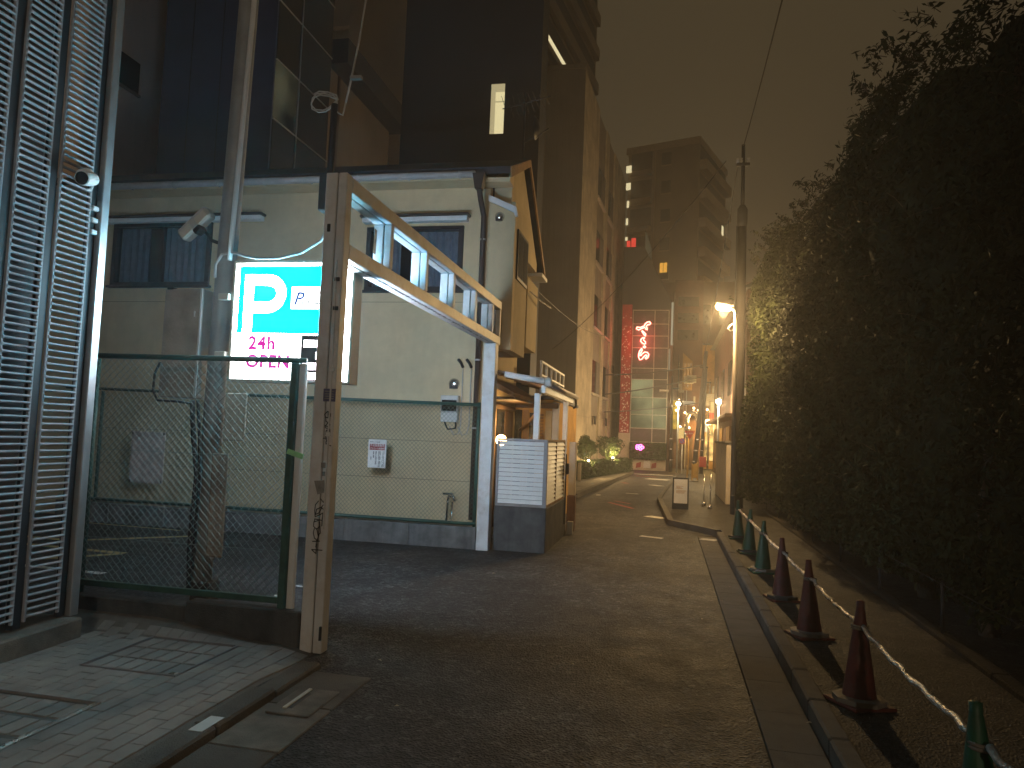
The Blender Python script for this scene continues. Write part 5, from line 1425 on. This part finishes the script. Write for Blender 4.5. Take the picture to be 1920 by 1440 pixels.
gw = thing('green_wall', 'leafy planted strip on the base of the red building', 'plant', (-1.0, 39.8, .6))
m = MB(); m.box(-1.80, -.06, 39.85, 39.99, .62, 1.42); m.build('backing', 'leaf_dk', gw)
n = 2600
P = np.stack([RNG.uniform(-1.85, -.02, n), RNG.uniform(39.72, 39.86, n), RNG.uniform(.58, 1.46, n)], 1)
leaves('foliage', P, np.tile([0, -1, .3], (n, 1)), .12, 'leaf_b', gw, aspect=.55, seed=21)
pn = thing('neon_flower', 'small pink neon flower among the leaves of planted strip', 'neon sign', (-1.37, 39.6, 1.1))
for k in range(5):
    a = k*2*math.pi/5
    m = MB(); m.tube([(-1.37+.14*math.cos(a)+.075*math.cos(t), 39.62, 1.21+.09*math.sin(a)+.06*math.sin(t)) for t in [i*2*math.pi/8 for i in range(9)]], .022, 6); m.build('petal_tube', NEON_PINK, pn, smooth=True)
lamp('pink_glow', 'POINT', (-1.37, 39.4, 1.2), (1.0, .06, .30), 12, .15, parent=pn)

# ================================================================== SHOPS BEYOND THE JUNCTION
b = thing('brown_shop', 'narrow dark brown shop building right of the red building', 'building', (.9, 47, 0))
m = MB(); m.box(.30, 1.95, 44.5, 52, 0, 11.2); m.build('wall', 'brown_shop', b)
m = MB(); m.prism([(.84, 6.8), (1.40, 6.3), (1.40, 4.6), (.84, 4.6)], 'Y', 44.2, 44.49); bw = m.build('bay', 'ochre_shop', b)
for x in (.92, 1.10, 1.26):
    m = MB(); m.box(x, x+.10, 44.17, 44.199, 4.75, 6.2); m.build('pane', EMN('bay_lit', (1, .48, .14), .42, 4, .2), bw)
m = MB(); m.box(.34, .62, 44.40, 44.49, 2.3, 4.0); m.build('lit_panel', EMN('shop_yellow', (1, .62, .05), .75, 3, .4), b)
m = MB(); m.bbox(.9, 1.55, 43.8, 44.49, 3.75, 3.95, .02); m.build('awning', EM('awning_glow', (.8, .66, .40), .5), b)
for i, z in enumerate((7.6, 8.6, 9.6)):
    m = MB(); m.box(.5, 1.7, 44.44, 44.49, z, z+.6); m.build('window', 'dark_glass', b)
m = MB(); m.box(.70, 1.5, 44.40, 44.49, .1, 2.2); m.build('door', 'timber_dk', b)
m = MB(); m.tube([(1.15, 44.1, 2.1), (1.15, 44.1, 2.9), (1.25, 44.1, 3.2), (1.5, 44.1, 3.3), (1.72, 44.1, 3.15), (1.78, 44.1, 2.8)], .16, 10); m.build('duct', 'steel', b, smooth=True)

b = thing('lit_shop', 'ochre shop front glowing yellow at the far right end of street', 'building', (2.6, 47, 0))
m = MB(); m.box(1.97, 5.0, 46, 54, 0, 7.5); m.build('wall', 'ochre_shop', b)
for i in range(4):
    m = MB(); m.box(2.02+i*.26, 2.24+i*.26, 45.93, 45.99, .5, 2.7); m.build('shop_window', WIN_SHOP, b)
for i in range(5):
    m = MB(); m.bbox(1.98+i*.26, 2.02+i*.26, 45.90, 45.99, 0, 3.2, .005); m.build('frame_post', 'timber', b)
m = MB(); m.bbox(1.97, 3.1, 45.7, 45.99, 2.9, 3.15, .01); m.build('fascia', 'timber', b)
m = MB(); m.bbox(2.3, 2.5, 45.75, 45.85, 3.25, 3.7, .02); m.build('sign_box', 'timber', b)
for (x, z, lab) in ((2.30, 2.75, 'round glowing paper lantern left of pair before the lit shop'), (2.72, 2.80, 'round glowing paper lantern right of pair before the lit shop')):
    t = thing('paper_lantern', lab, 'lantern', (x, 43.6, z-.2), 'lanterns before the lit shop')
    m = MB(); m.sphere((x, 43.6, z), .16, 14, 10, 1.1); m.build('shade', EM('lantern_lit', (1, .72, .30), 8), t, smooth=True)
    m = MB(); m.lathe((x, 43.6, z+.17), [(.06, 0), (.06, .03)], 10); m.build('cap', 'black', t)
    m = MB(); m.tube([(x, 43.6, z+.2), (x, 43.6, z+.6), (x, 45.8, z+.62)], .012, 5); m.build('hanger', 'dark_metal', t)
lamp('lantern_glow', 'POINT', (2.45, 43.2, 2.5), (1.0, .58, .16), 520, .2, parent=bpy.data.objects['paper_lantern'])

b = thing('dark_house', 'dark two-storey house behind the hedge end with hanging cables', 'house', (4, 34, 0))
m = MB(); m.box(2.55, 9, 25.5, 42.5, 0, 6.8); m.build('wall', 'brown_shop', b)
m = MB(); m.prism([(2.3, 6.8), (9.2, 6.8), (5.7, 8.6)], 'Y', 25.2, 42.8); m.build('roof', 'roof', b)
for y in (27, 31, 35, 39):
    m = MB(); m.box(2.50, 2.549, y, y+1.6, 3.6, 5.0); m.build('window', 'dark_glass', b)
    m = MB(); m.box(2.48, 2.549, y, y+1.6, .3, 2.3); m.build('shutter', 'ochre_shop', b)
m = MB(); m.bbox(2.0, 2.5, 27, 40, 2.55, 2.68, .02); m.build('shop_awning', 'awning', b)

b = thing('dark_block', 'dark brown block closing the street behind the shops', 'building', (3, 60, 0))
m = MB(); m.box(-3, 14, 56, 66, 0, 13.5); m.build('wall', 'brown_shop', b)
for i in range(6):
    for k in range(3):
        m = MB(); m.box(.6+i*1.5, 1.5+i*1.5, 55.9, 55.99, 4.5+k*2.9, 6+k*2.9); m.build('window', 'dark_glass', b)
b = thing('left_block', 'grey building continuing the far street left of red building', 'building', (-12, 50, 0))
m = MB(); m.box(-24, -2.9, 46.5, 54, 0, 9); m.build('wall', 'grey_front', b)
for i in range(6):
    m = MB(); m.box(-20+i*2.6, -18.6+i*2.6, 46.4, 46.49, 4, 5.6); m.build('window', 'dark_glass', b)

# shop clutter: hanging signs, pipes, meter boxes and small bulbs on the two far fronts
rc_ = random.Random(21)
for bld, x0, x1, yf in ((bpy.data.objects['brown_shop'], .40, 1.90, 44.38), (bpy.data.objects['lit_shop'], 2.02, 3.30, 45.60)):
    for i in range(7):
        x = rc_.uniform(x0, x1-.25); z = rc_.uniform(1.6, 5.2); w = rc_.uniform(.10, .30); h = rc_.uniform(.25, .8)
        m = MB(); m.bbox(x, x+w, yf-.12-.02*i, yf-.05-.02*i, z, z+h, .01)
        m.build('hanging_sign', ['timber', 'cream_wall', 'sign_red', 'ochre_shop', EM('lit_sign', (1, .66, .22), .8), 'pale_box', EM('lit_sign_w', (1, .85, .55), .9)][i], bld)
    for i in range(5):
        x = rc_.uniform(x0, x1); m = MB(); m.tube([(x, yf-.06, 0), (x+.02, yf-.06, rc_.uniform(3.0, 7.0))], .028, 6); m.build('pipe', ['steel', 'dark_metal', 'pale_box', 'timber', 'steel'][i], bld)
    for i in range(6):
        x = x0+(x1-x0)*(i+.5)/6; z = rc_.uniform(2.1, 3.6)
        m = MB(); m.sphere((x, yf-.35, z), .055, 8, 6); m.build('bulb', LAMP_GLOBE, bld, smooth=True)
    for i in range(2):
        x = rc_.uniform(x0, x1-.6); z = rc_.uniform(3.6, 5.5); m = MB(); m.bbox(x, x+.55, yf-.30, yf-.02, z, z+.42, .02); m.build('air_conditioner', 'pale_box', bld)
# lamps and signs at the junction
def street_light(x, y, z, lab, e, col=(1.0, .72, .36)):
    t = thing('globe_lamp', lab, 'street lamp', (x, y, 0), 'white globe lamps at the junction')
    m = MB(); m.tube([(x, y, 0), (x, y, z-.16)], [.05, .035], 8); m.build('post', 'pole', t, smooth=True)
    m = MB(); m.sphere((x, y, z), .105, 14, 10); m.build('globe', LAMP_COOL, t, smooth=True)
    m = MB(); m.lathe((x, y, z+.09), [(.09, 0), (.06, .06), (.02, .09)], 10); m.build('cap', 'dark_metal', t)
    m = MB(); m.lathe((x, y, z-.15), [(.04, 0), (.07, .05)], 10); m.build('collar', 'dark_metal', t)
    lamp('globe_light', 'POINT', (x, y-.3, z), col, e, .15, parent=t)
street_light(.52, 36.0, 3.39, 'white globe lamp on a post before the brown shop', 380)
street_light(2.02, 30.6, 3.26, 'white globe lamp on a post beside the lamp-lit hedge end', 620)

t = thing('no_parking_sign', 'round blue and red no-parking sign on a thin white post', 'sign', (.74, 36, 0))
m = MB(); m.tube([(.74, 36, 0), (.74, 36, 1.75)], .03, 8); m.build('post', 'white_paint', t, smooth=True)
m = MB(); m.lathe((.74, 35.95, 1.62), [(.145, 0), (.145, -.012)], 20, 'Y'); d_ = m.build('disc', 'sign_red', t)
m = MB(); m.lathe((.74, 35.937, 1.62), [(.108, 0), (.108, -.004)], 20, 'Y'); m.build('blue_field', 'sign_blue', d_)
m = MB(); m.obox((.74, 35.930, 1.62), .11, .002, .014, roty=RAD(45)); m.build('red_slash', 'sign_red', d_)
t = thing('stop_sign', 'red inverted triangle stop sign with white Japanese letters', 'sign', (1.06, 35.7, 0))
m = MB(); m.tube([(1.02, 35.7, 0), (1.04, 35.7, 2.12)], .03, 8); m.build('post', 'yellow_plastic', t, smooth=True)
m = MB(); m.prism([(.83, 2.12), (1.31, 2.12), (1.07, 1.68)], 'Y', 35.63, 35.65); d_ = m.build('plate', 'sign_red', t)
text_mesh('lettering', '止まれ', .105, 'paper', t, left=(.915, 1.96), yplane=35.628)
m = MB(); m.bbox(1.56, 1.86, 36.0, 36.25, .44, .92, .01); t = thing('red_box', 'red box on a stand before the lit shop front', 'box', (1.71, 36.1, .0)); m.build('case', 'sign_red', t)
m = MB(); m.bbox(1.68, 1.74, 36.08, 36.16, .0, .44, .004); m.build('stand', 'dark_metal', t)
t = thing('barricade', 'folding yellow barricade standing on the footway at the junction', 'barricade', (1.05, 29.8, .085))
for x in (.82, 1.02, 1.24):
    m = MB(); m.bbox(x-.025, x+.025, 29.6+(x-.82)*1.2, 29.65+(x-.82)*1.2, .085, .70+(x-.82)*.3, .006); m.build('leg', 'yellow_plastic', t)
m = MB(); m.add([(1.04, 29.86, .2), (1.23, 30.08, .2), (1.23, 30.08, .80), (1.04, 29.86, .72), (1.04, 29.89, .2), (1.23, 30.11, .2), (1.23, 30.11, .80), (1.04, 29.89, .72)], [(0,1,2,3),(7,6,5,4),(0,4,5,1),(1,5,6,2),(2,6,7,3),(3,7,4,0)]); m.build('panel', 'yellow_plastic', t)
m = MB(); m.bbox(.78, 1.28, 29.55, 30.2, .086, .11, .01); m.build('foot', 'black', t)

# A-frame board and rope posts on the footway
t = thing('a_frame_board', 'black A-frame pavement board with a pale printed sheet', 'sign board', (.36, 17.5, .085))
xa, xb, ya = .17, .53, 17.35
m = MB(); m.add([(xa, ya, .09), (xb, ya, .09), (xb, ya+.10, .80), (xa, ya+.10, .80), (xa, ya+.025, .09), (xb, ya+.025, .09), (xb, ya+.125, .80), (xa, ya+.125, .80)], [(0,1,2,3),(7,6,5,4),(0,4,5,1),(1,5,6,2),(2,6,7,3),(3,7,4,0)]); m.build('front_leaf', 'black', t)
m = MB(); m.add([(xa, ya+.42, .09), (xb, ya+.42, .09), (xb, ya+.15, .80), (xa, ya+.15, .80), (xa, ya+.445, .09), (xb, ya+.445, .09), (xb, ya+.175, .80), (xa, ya+.175, .80)], [(0,1,2,3),(7,6,5,4),(0,4,5,1),(1,5,6,2),(2,6,7,3),(3,7,4,0)]); m.build('rear_leaf', 'black', t)
def onb(x, z, d): return (x, ya+(z-.09)*.1/.71-d, z)
m = MB(); m.quad(onb(xa+.03, .22, .004), onb(xb-.03, .22, .004), onb(xb-.03, .765, .004), onb(xa+.03, .765, .004)); sh = m.build('sheet', 'paper', t)
for i, (a, w) in enumerate(((.60, .16), (.575, .12), (.55, .15), (.50, .22), (.475, .20), (.45, .18))):
    m = MB(); m.quad(onb(xa+.08, a, .006), onb(xa+.08+w, a, .006), onb(xa+.08+w, a+.009, .006), onb(xa+.08, a+.009, .006)); m.build('print_line', 'ochre_shop', sh)
for (x, y, h, lab) in ((.93, 18.7, .72, 'thin chrome rope post with ball foot, nearer the black board'), (1.04, 18.0, .80, 'thin chrome rope post with ball foot, nearer the beige wall')):
    t = thing('rope_post', lab, 'post', (x, y, .085), 'chrome rope posts on the footway')
    m = MB(); m.tube([(x, y, .1), (x+.01, y, .085+h)], .011, 8); m.build('shaft', 'steel', t, smooth=True)
    m = MB(); m.lathe((x, y, .085), [(.05, 0), (.055, .03), (.045, .07), (.02, .095)], 14); m.build('foot', 'steel', t, smooth=True)
    m = MB(); m.sphere((x+.01, y, .085+h+.015), .018, 10, 6); m.build('knob', 'steel', t, smooth=True)

bw_ = thing('boundary_wall', 'beige boundary wall beyond the hedge behind the rope posts', 'wall', (1.6, 21.4, .08))
for i in range(4):
    m = MB(); m.bbox(1.50, 1.64, 19.5+i*1.0, 20.49+i*1.0, .08, 1.62, .012); m.build('wall_panel', 'cream_wall', bw_)
m = MB(); m.bbox(1.46, 1.68, 19.45, 23.55, 1.622, 1.68, .012); m.build('coping', 'concrete', bw_)

# ================================================================== RIGHT: utility pole, wires, street lamp
up = thing('utility_pole', 'tall dark concrete utility pole behind the street lamp', 'pole', (1.72, 18.75, .08))
m = MB(); m.tube([(1.72, 18.75, .05), (1.715, 18.75, 7.2)], [.135, .105], 16); m.build('shaft', 'pole_dark', up, smooth=True)
m = MB(); m.tube([(1.715, 18.75, 7.2), (1.71, 18.75, 9.1)], [.05, .045], 10); m.build('top_pole', 'dark_metal', up, smooth=True)
m = MB(); m.lathe((1.715, 18.75, 7.0), [(.11, 0), (.125, .1), (.125, .45), (.07, .55)], 14); m.build('transformer_collar', 'dark_metal', up, smooth=True)
m = MB(); m.bbox(1.55, 1.87, 18.70, 18.78, 8.55, 8.63, .01); m.build('crossarm', 'dark_metal', up)
for x in (1.58, 1.68, 1.84):
    m = MB(); m.lathe((x, 18.74, 8.63), [(.03, 0), (.045, .04), (.03, .08), (.04, .12)], 8); m.build('insulator', 'pale_box', up)
m = MB(); m.tube([(1.57, 18.62, .2), (1.58, 18.62, 7.0)], .02, 6); m.build('conduit', 'dark_metal', up)
def leaning(x0, x1, y, h, r, lab):
    t = thing('utility_pole', lab, 'pole', (x0, y, 0))
    m = MB(); m.tube([(x0, y, 0), (x1, y, h)], [r, r*.75], 10); m.build('shaft', 'pole_conc', t, smooth=True)
    m = MB(); m.bbox((x0+x1)/2-.05, (x0+x1)/2+.35, y-.06, y+.06, h*.86, h*.86+.08, .01); m.build('crossarm', 'dark_metal', t)
    for k in range(3):
        m = MB(); m.lathe((x0+(x1-x0)*k/6, y, .6+k*.55), [(r*1.05, 0), (r*1.05, .06)], 10); m.build('band', 'steel', t)
    return t
leaning(1.38, 1.86, 38.2, 6.2, .13, 'leaning concrete pole left of pair before the lit shop')
leaning(1.78, 1.92, 39.2, 5.4, .10, 'straighter slim concrete pole right of pair before the lit shop')
leaning(.25, .22, 39.2, 5.0, .09, 'slim pole standing at the right edge of the red building')
def wire(pts, sag, lab, r=.012, n=14):
    a, b_ = Vector(pts[0]), Vector(pts[1])
    m = MB(); m.tube([a.lerp(b_, i/n) - Vector((0, 0, sag*4*(i/n)*(1-i/n))) for i in range(n+1)], r, 5)
    single('overhead_wire', m, 'cable_dk', lab, 'wire', 'overhead wires')
wire([(1.71, 18.75, 9.05), (.9, -8, 6.9)], .5, 'overhead wire rising from utility pole top toward the camera', .012)
wire([(1.75, 38.2, 5.5), (-3.1, 36.0, 4.7)], .12, 'upper overhead wire crossing in front of red building glass', .034)
wire([(1.70, 38.2, 4.9), (-3.1, 36.2, 3.75)], .10, 'middle overhead wire crossing in front of red building glass', .030)
wire([(1.65, 38.2, 3.6), (-3.05, 36.4, 2.9)], .08, 'lowest overhead wire crossing in front of red building glass', .024)
wire([(1.3, 18.74, 8.7), (-4.7, 29.9, 5.2)], .35, 'overhead wire slanting to the grey concrete building front', .010)
wire([(1.6, 18.74, 8.7), (1.75, 38.2, 5.9)], .3, 'overhead wire from utility pole to the leaning pole', .014)
wire([(-2.5, 13.2, 4.4), (-2.95, 41.5, 7.6)], .5, 'thin wire from the cream house along the yellow-lit wall', .008)

LZ = 4.68
def street_lamp(y, label, col=(1.0, .64, .27), power=820):
    """slim-pole street lamp with a tilted bowl head, standing on the right footway"""
    sl = thing('street_lamp', label, 'street lamp', (1.45, y, .085), 'street lamps along the footway')
    m = MB(); m.tube([(1.45, y, .085), (1.445, y, 2.2), (1.44, y, 4.48)], [.052, .046, .038], 12); m.build('pole', 'lamp_pole', sl, smooth=True)
    m = MB(); m.tube([(1.44, y, 4.45), (1.42, y, 4.58), (1.36, y, 4.625)], .026, 8); m.build('arm', 'pole', sl, smooth=True)
    Rl = Matrix.Translation((1.20, y, LZ)) @ Matrix.Rotation(RAD(11), 4, 'Y')
    m = MB().lathe((0, 0, 0), [(.02, -.21), (.075, -.17), (.095, -.05), (.09, .08), (.06, .17), (.03, .20)], 16, 'X')
    m.v = [(p[0], p[1], p[2]*.5+.03 if p[2] > 0 else p[2]*.05+.03) for p in m.v]; xf(m, Rl); m.build('housing', 'pale_box', sl, smooth=True)
    m = MB().lathe((0, 0, 0), [(.02, -.19), (.07, -.155), (.088, -.04), (.08, .07), (.05, .14)], 16, 'X')
    m.v = [(p[0], p[1], (p[2]*1.15 if p[2] < 0 else p[2]*.35)-.02) for p in m.v]; xf(m, Rl); m.build('lens', LAMP_WARM, sl, smooth=True)
    m = MB(); m.tube([(1.42, y-.04, 4.30), (1.34, y-.06, 4.24), (1.28, y-.06, 4.17), (1.33, y-.06, 4.11), (1.40, y-.04, 4.14)], .012, 6); m.build('cable_loop', 'cable', sl, smooth=True)
    m = MB(); m.bbox(1.40, 1.49, y-.06, y+.06, .085, .5, .01); m.build('base_door', 'dark_metal', sl)
    lamp('street_light', 'POINT', (1.12, y-.04, LZ-.20), col, power, .11, parent=sl)
street_lamp(16.9, 'bright warm street lamp on a slim pole beside the tall hedge')
# the next lamp of the row, behind the camera: its light falls on the gate post front and casts the truss shadow on the house wall
street_lamp(-13.0, 'next street lamp of the row, standing behind the viewpoint', (1.0, .79, .55), 1250)

# ================================================================== TALL HEDGE on the right
def face_x(y): return 2.38 - .034*(y-4)
hg = thing('tall_hedge', 'tall dark evergreen hedge filling the right side of street', 'hedge', (2.9, 10, .085))
def top_z(y): return 5.82 + .022*np.asarray(y) + .20*(vnoise(np.asarray(y)*.9, np.asarray(y)*0+.5, 4)-.5)*2 + .16*(vnoise(np.asarray(y)*2.7, np.asarray(y)*0+3.5, 8)-.5)*2
def bulge(y, z): return (vnoise(y*.8+3, z*.8+7, 1)-.5)*.62 + (vnoise(y*2.3, z*2.3, 2)-.5)*.30
# inner mass
ny_, nz_ = 70, 26
vs = []; fs = []
Yg = np.linspace(-2.5, 19.6, ny_); Zg = np.linspace(0, 1, nz_)
for i, y in enumerate(Yg):
    tz = float(top_z(y))
    for k, t in enumerate(Zg):
        z = .45 + (tz-.75)*t
        bx = float(bulge(np.array(y), np.array(z)))
        rnd = .55*max(0, (t-.72)/.28)**2
        endr = .5*max(0, (y-18.4)/1.2)**2
        vs.append((face_x(y)+.32-bx+rnd+endr, y, z))
for i in range(ny_-1):
    for k in range(nz_-1):
        fs.append((i*nz_+k, (i+1)*nz_+k, (i+1)*nz_+k+1, i*nz_+k+1))
base = len(vs)
for i, y in enumerate(Yg):
    vs.append((4.2, y, float(top_z(y))-.3)); vs.append((4.2, y, .45))
for i in range(ny_-1):
    fs.append((i*nz_+nz_-1, (i+1)*nz_+nz_-1, base+2*(i+1), base+2*i))
    fs.append((i*nz_, base+2*i+1, base+2*(i+1)+1, (i+1)*nz_))
    fs.append((base+2*i, base+2*(i+1), base+2*(i+1)+1, base+2*i+1))
fs.append(tuple([(ny_-1)*nz_+k for k in range(nz_)] + [base+2*(ny_-1), base+2*(ny_-1)+1]))
m = MB(); m.add(vs, fs); m.build('inner_mass', 'leaf_dk', hg, smooth=True)
def hedge_leaves(n, y0, y1, size, seed, name, depth=.30):
    rg = np.random.default_rng(seed)
    y = rg.uniform(y0, y1, n); t = rg.random(n)
    tz = top_z(y); z = .35 + (tz-.30)*t
    clump = vnoise(y*2.6+11, z*2.6+5, 9)
    keep = rg.random(n) < (.35 + .9*clump)
    y, t, z, tz, clump = y[keep], t[keep], z[keep], tz[keep], clump[keep]
    k = len(y)
    rnd = .55*np.maximum(0, (t-.72)/.28)**2
    endr = .5*np.maximum(0, (y-18.4)/1.2)**2
    x = face_x(y) + .26 - bulge(y, z) + rnd + endr - rg.uniform(-.05, depth, k)*(0.35+.75*clump)
    P = np.stack([x, y, z], 1)
    Nn = np.stack([-np.ones(k), -.25*np.ones(k), .35+.6*(t > .9)], 1)
    return leaves(name, P, Nn, size, 'leaf', hg, aspect=.34, seed=seed, spread=.75)
hedge_leaves(26000, 2.0, 7.0, .095, 31, 'foliage')
hedge_leaves(42000, 7.0, 13.0, .10, 32, 'foliage')
hedge_leaves(44000, 13.0, 19.8, .105, 33, 'foliage')
# loose twigs sticking out of the outline
rg = np.random.default_rng(5)
tw = MB(); TP = []; TN = []
for i in range(170):
    y = rg.uniform(6.0, 19.6); top = rg.random() < .6
    z = float(top_z(y))-.15 if top else rg.uniform(1.2, 6.2)
    x = face_x(y) - float(bulge(np.array(y), np.array(z))) + (.35 if top else .05)
    d = Vector((-1.0+rg.normal()*.4, rg.normal()*.5, (.9 if top else .35)+rg.normal()*.4)).normalized()
    L_ = rg.uniform(.14, .34)
    a = Vector((x, y, z)); b_ = a + d*L_
    tw.tube([a, a+d*L_*.5+Vector((0, 0, .02)), b_], [.006, .004, .002], 4)
    for k in range(9):
        q = a + d*L_*(.3+.7*k/8); TP.append((q.x+rg.normal()*.025, q.y+rg.normal()*.025, q.z+rg.normal()*.025)); TN.append((d.x, d.y, d.z))
tw.build('twigs', 'bark', hg, kind='stuff')
leaves('twig_leaves', np.array(TP), np.array(TN), .10, 'leaf', hg, seed=77, aspect=.34)
for y in np.arange(2.5, 19.5, 1.55):
    m = MB(); m.tube([(2.75, y, .05), (2.72+random.uniform(-.1, .1), y+.1, 1.2), (2.9, y+random.uniform(-.2, .2), 3.4), (3.0, y, 5.2)], [.09, .075, .05, .025], 8); m.build('trunk', 'bark', hg, smooth=True)

# wire-mesh fence at the hedge foot
rf_ = thing('mesh_fence', 'low dark post-and-rail fence along the foot of tall hedge', 'fence', (2.05, 10, .085))
for k in range(9):
    y = 3.2 + k*1.85
    m = MB(); m.tube([(2.30, y, .06), (2.30, y, .56)], .015, 8); m.build('post', 'dark_metal', rf_, smooth=True)
for z in (.53,):
    m = MB(); m.tube([(2.30, 1.6, z), (2.30, 18.3, z)], .005, 6); m.build('rail', 'dark_metal', rf_, smooth=True)
for k in range(8):
    m = MB(); m.bbox(2.24, 2.36, 1.6+k*2.1, 3.696+k*2.1, .04, .13, .012); m.build('base_block', 'soil', rf_)

# ================================================================== CONES AND BARS
CX, CZ = 1.19, .085
def make_cone(mat, label, y, rot, white_base=False):
    t = thing('traffic_cone', label, 'traffic cone', (CX, y, CZ), 'row of cones along the footway')
    t.rotation_euler = (math.sin(y*7.3)*.028, math.cos(y*5.1)*.030, rot)
    O = Vector((CX, y, CZ))
    m = MB(); m.lathe((CX, y, CZ+.02), [(.105, .0), (.10, .015), (.030, .52), (.024, .56), (.024, .60), (.012, .605)], 20); m.build('body', mat, t, smooth=True)
    m = MB(); m.bbox(CX-.15, CX+.15, y-.15, y+.15, CZ, CZ+.022, .008); m.build('base', mat, t)
    m = MB(); m.bbox(CX-.19, CX+.19, y-.19, y+.19, CZ+.001, CZ+.016, .006) if False else None
    w = MB(); w.lathe((CX, y, CZ+.022), [(.155, 0), (.155, .028), (.125, .034)], 8); w.build('weight', 'cone_base_g' if white_base else 'cone_base', t)
    return t
cones = [
    ('cone_green', 'dark green traffic cone nearest the camera at the lower right corner', 3.16, .1, False),
    ('cone_red', 'red traffic cone nearest the camera in the cone row', 4.96, .45, True),
    ('cone_red', 'red traffic cone second nearest of the three red ones', 6.56, .3, True),
    ('cone_red', 'red traffic cone farthest of the three red ones', 8.0, .2, False),
    ('cone_green', 'green traffic cone just past the red ones, nearest of the far three', 9.58, .15, True),
    ('cone_green', 'green traffic cone in the middle of the far green three', 11.12, .1, False),
    ('cone_green', 'green traffic cone at the far end of the row by the lamp pole', 12.7, .0, False),
    ('cone_red', 'red traffic cone just outside the right picture edge', 1.45, .0, False)]
for c in cones: make_cone(*c)
bars = [(1.45, 3.16, 'near end of the row, running out of the picture'), (3.16, 4.96, 'between the nearest green cone and the nearest red cone'),
        (4.96, 6.56, 'between the two nearest red cones'), (6.56, 8.0, 'between the second and third red cones'),
        (8.0, 9.58, 'between the last red cone and the first far green cone'), (9.58, 11.12, 'between the first and second far green cones'),
        (11.12, 12.7, 'between the last two far green cones')]
rb_ = random.Random(3)
for a, c, lab in bars:
    t = thing('cone_bar', 'silver taped cone bar ' + lab, 'cone bar', (CX, (a+c)/2, .5), 'taped bars linking the cones')
    n = 16; pts = []; rs_ = []
    dz = rb_.uniform(.01, .035)
    for i in range(n+1):
        u = i/n
        pts.append((CX+.008*math.sin(i*1.9+a), a+.06+(c-a-.12)*u, .565-dz*math.sin(math.pi*u)+.005*math.sin(i*2.7+a)))
        rs_.append(.0145+.0025*math.sin(i*2.3+c))
    m = MB(); m.tube(pts, rs_, 10); m.build('bar', 'bar', t, smooth=True)
    for yy in (a, c):
        m = MB(); m.tube([(CX+.045*math.cos(q), yy+.045*math.sin(q), .555+(.006 if yy == a else -.008)) for q in [i*2*math.pi/14 for i in range(15)]], .008, 6); m.build('ring', 'cone_base_g', t, smooth=True)

# fallen leaves and litter on the road edge
rl_ = random.Random(9)
lf = None
for i in range(14):
    x = rl_.uniform(.3, .95) if i < 10 else rl_.uniform(-2.0, .3); y = rl_.uniform(4.2, 14.5)
    m = MB(); s_ = rl_.uniform(.014, .03); a = rl_.uniform(0, 6.28); z = .012 if .57 < x < .88 else .004
    if .88 <= x: z = .114
    m.add([(x+s_*math.cos(a), y+s_*math.sin(a), z), (x+s_*.45*math.cos(a+1.57), y+s_*.45*math.sin(a+1.57), z+.006), (x-s_*math.cos(a), y-s_*math.sin(a), z+.002), (x-s_*.45*math.cos(a+1.57), y-s_*.45*math.sin(a+1.57), z+.008)], [(0, 1, 2, 3)])
    o = m.build('fallen_leaf', 'cream_wall', None, org=(x, y, 0)); tag(o, 'small pale fallen leaf lying on the dark asphalt by the kerb', 'leaf', 'fallen leaves on the road')

# ================================================================== NIGHT HAZE, also standing in for lens glare round the lights
HAZE = 0.0052
hz = MB(); hz.box(-60, 60, -18, 118, -1.1, 62)
hm = bpy.data.materials.new('haze'); hm.use_nodes = True
hn = hm.node_tree; hn.nodes.clear()
ho = hn.nodes.new('ShaderNodeOutputMaterial'); hv = hn.nodes.new('ShaderNodeVolumePrincipled')
hv.inputs['Color'].default_value = (.9, .9, .9, 1)
hv.inputs['Density'].default_value = HAZE
hv.inputs['Anisotropy'].default_value = 0.6
hn.links.new(hv.outputs[0], ho.inputs['Volume'])
if HAZE > 0:
    h_o = hz.build('haze', hm, None); h_o['kind'] = 'stuff'; h_o['label'] = 'thin warm night haze over the street, also standing in for lens glare'; h_o['category'] = 'haze'
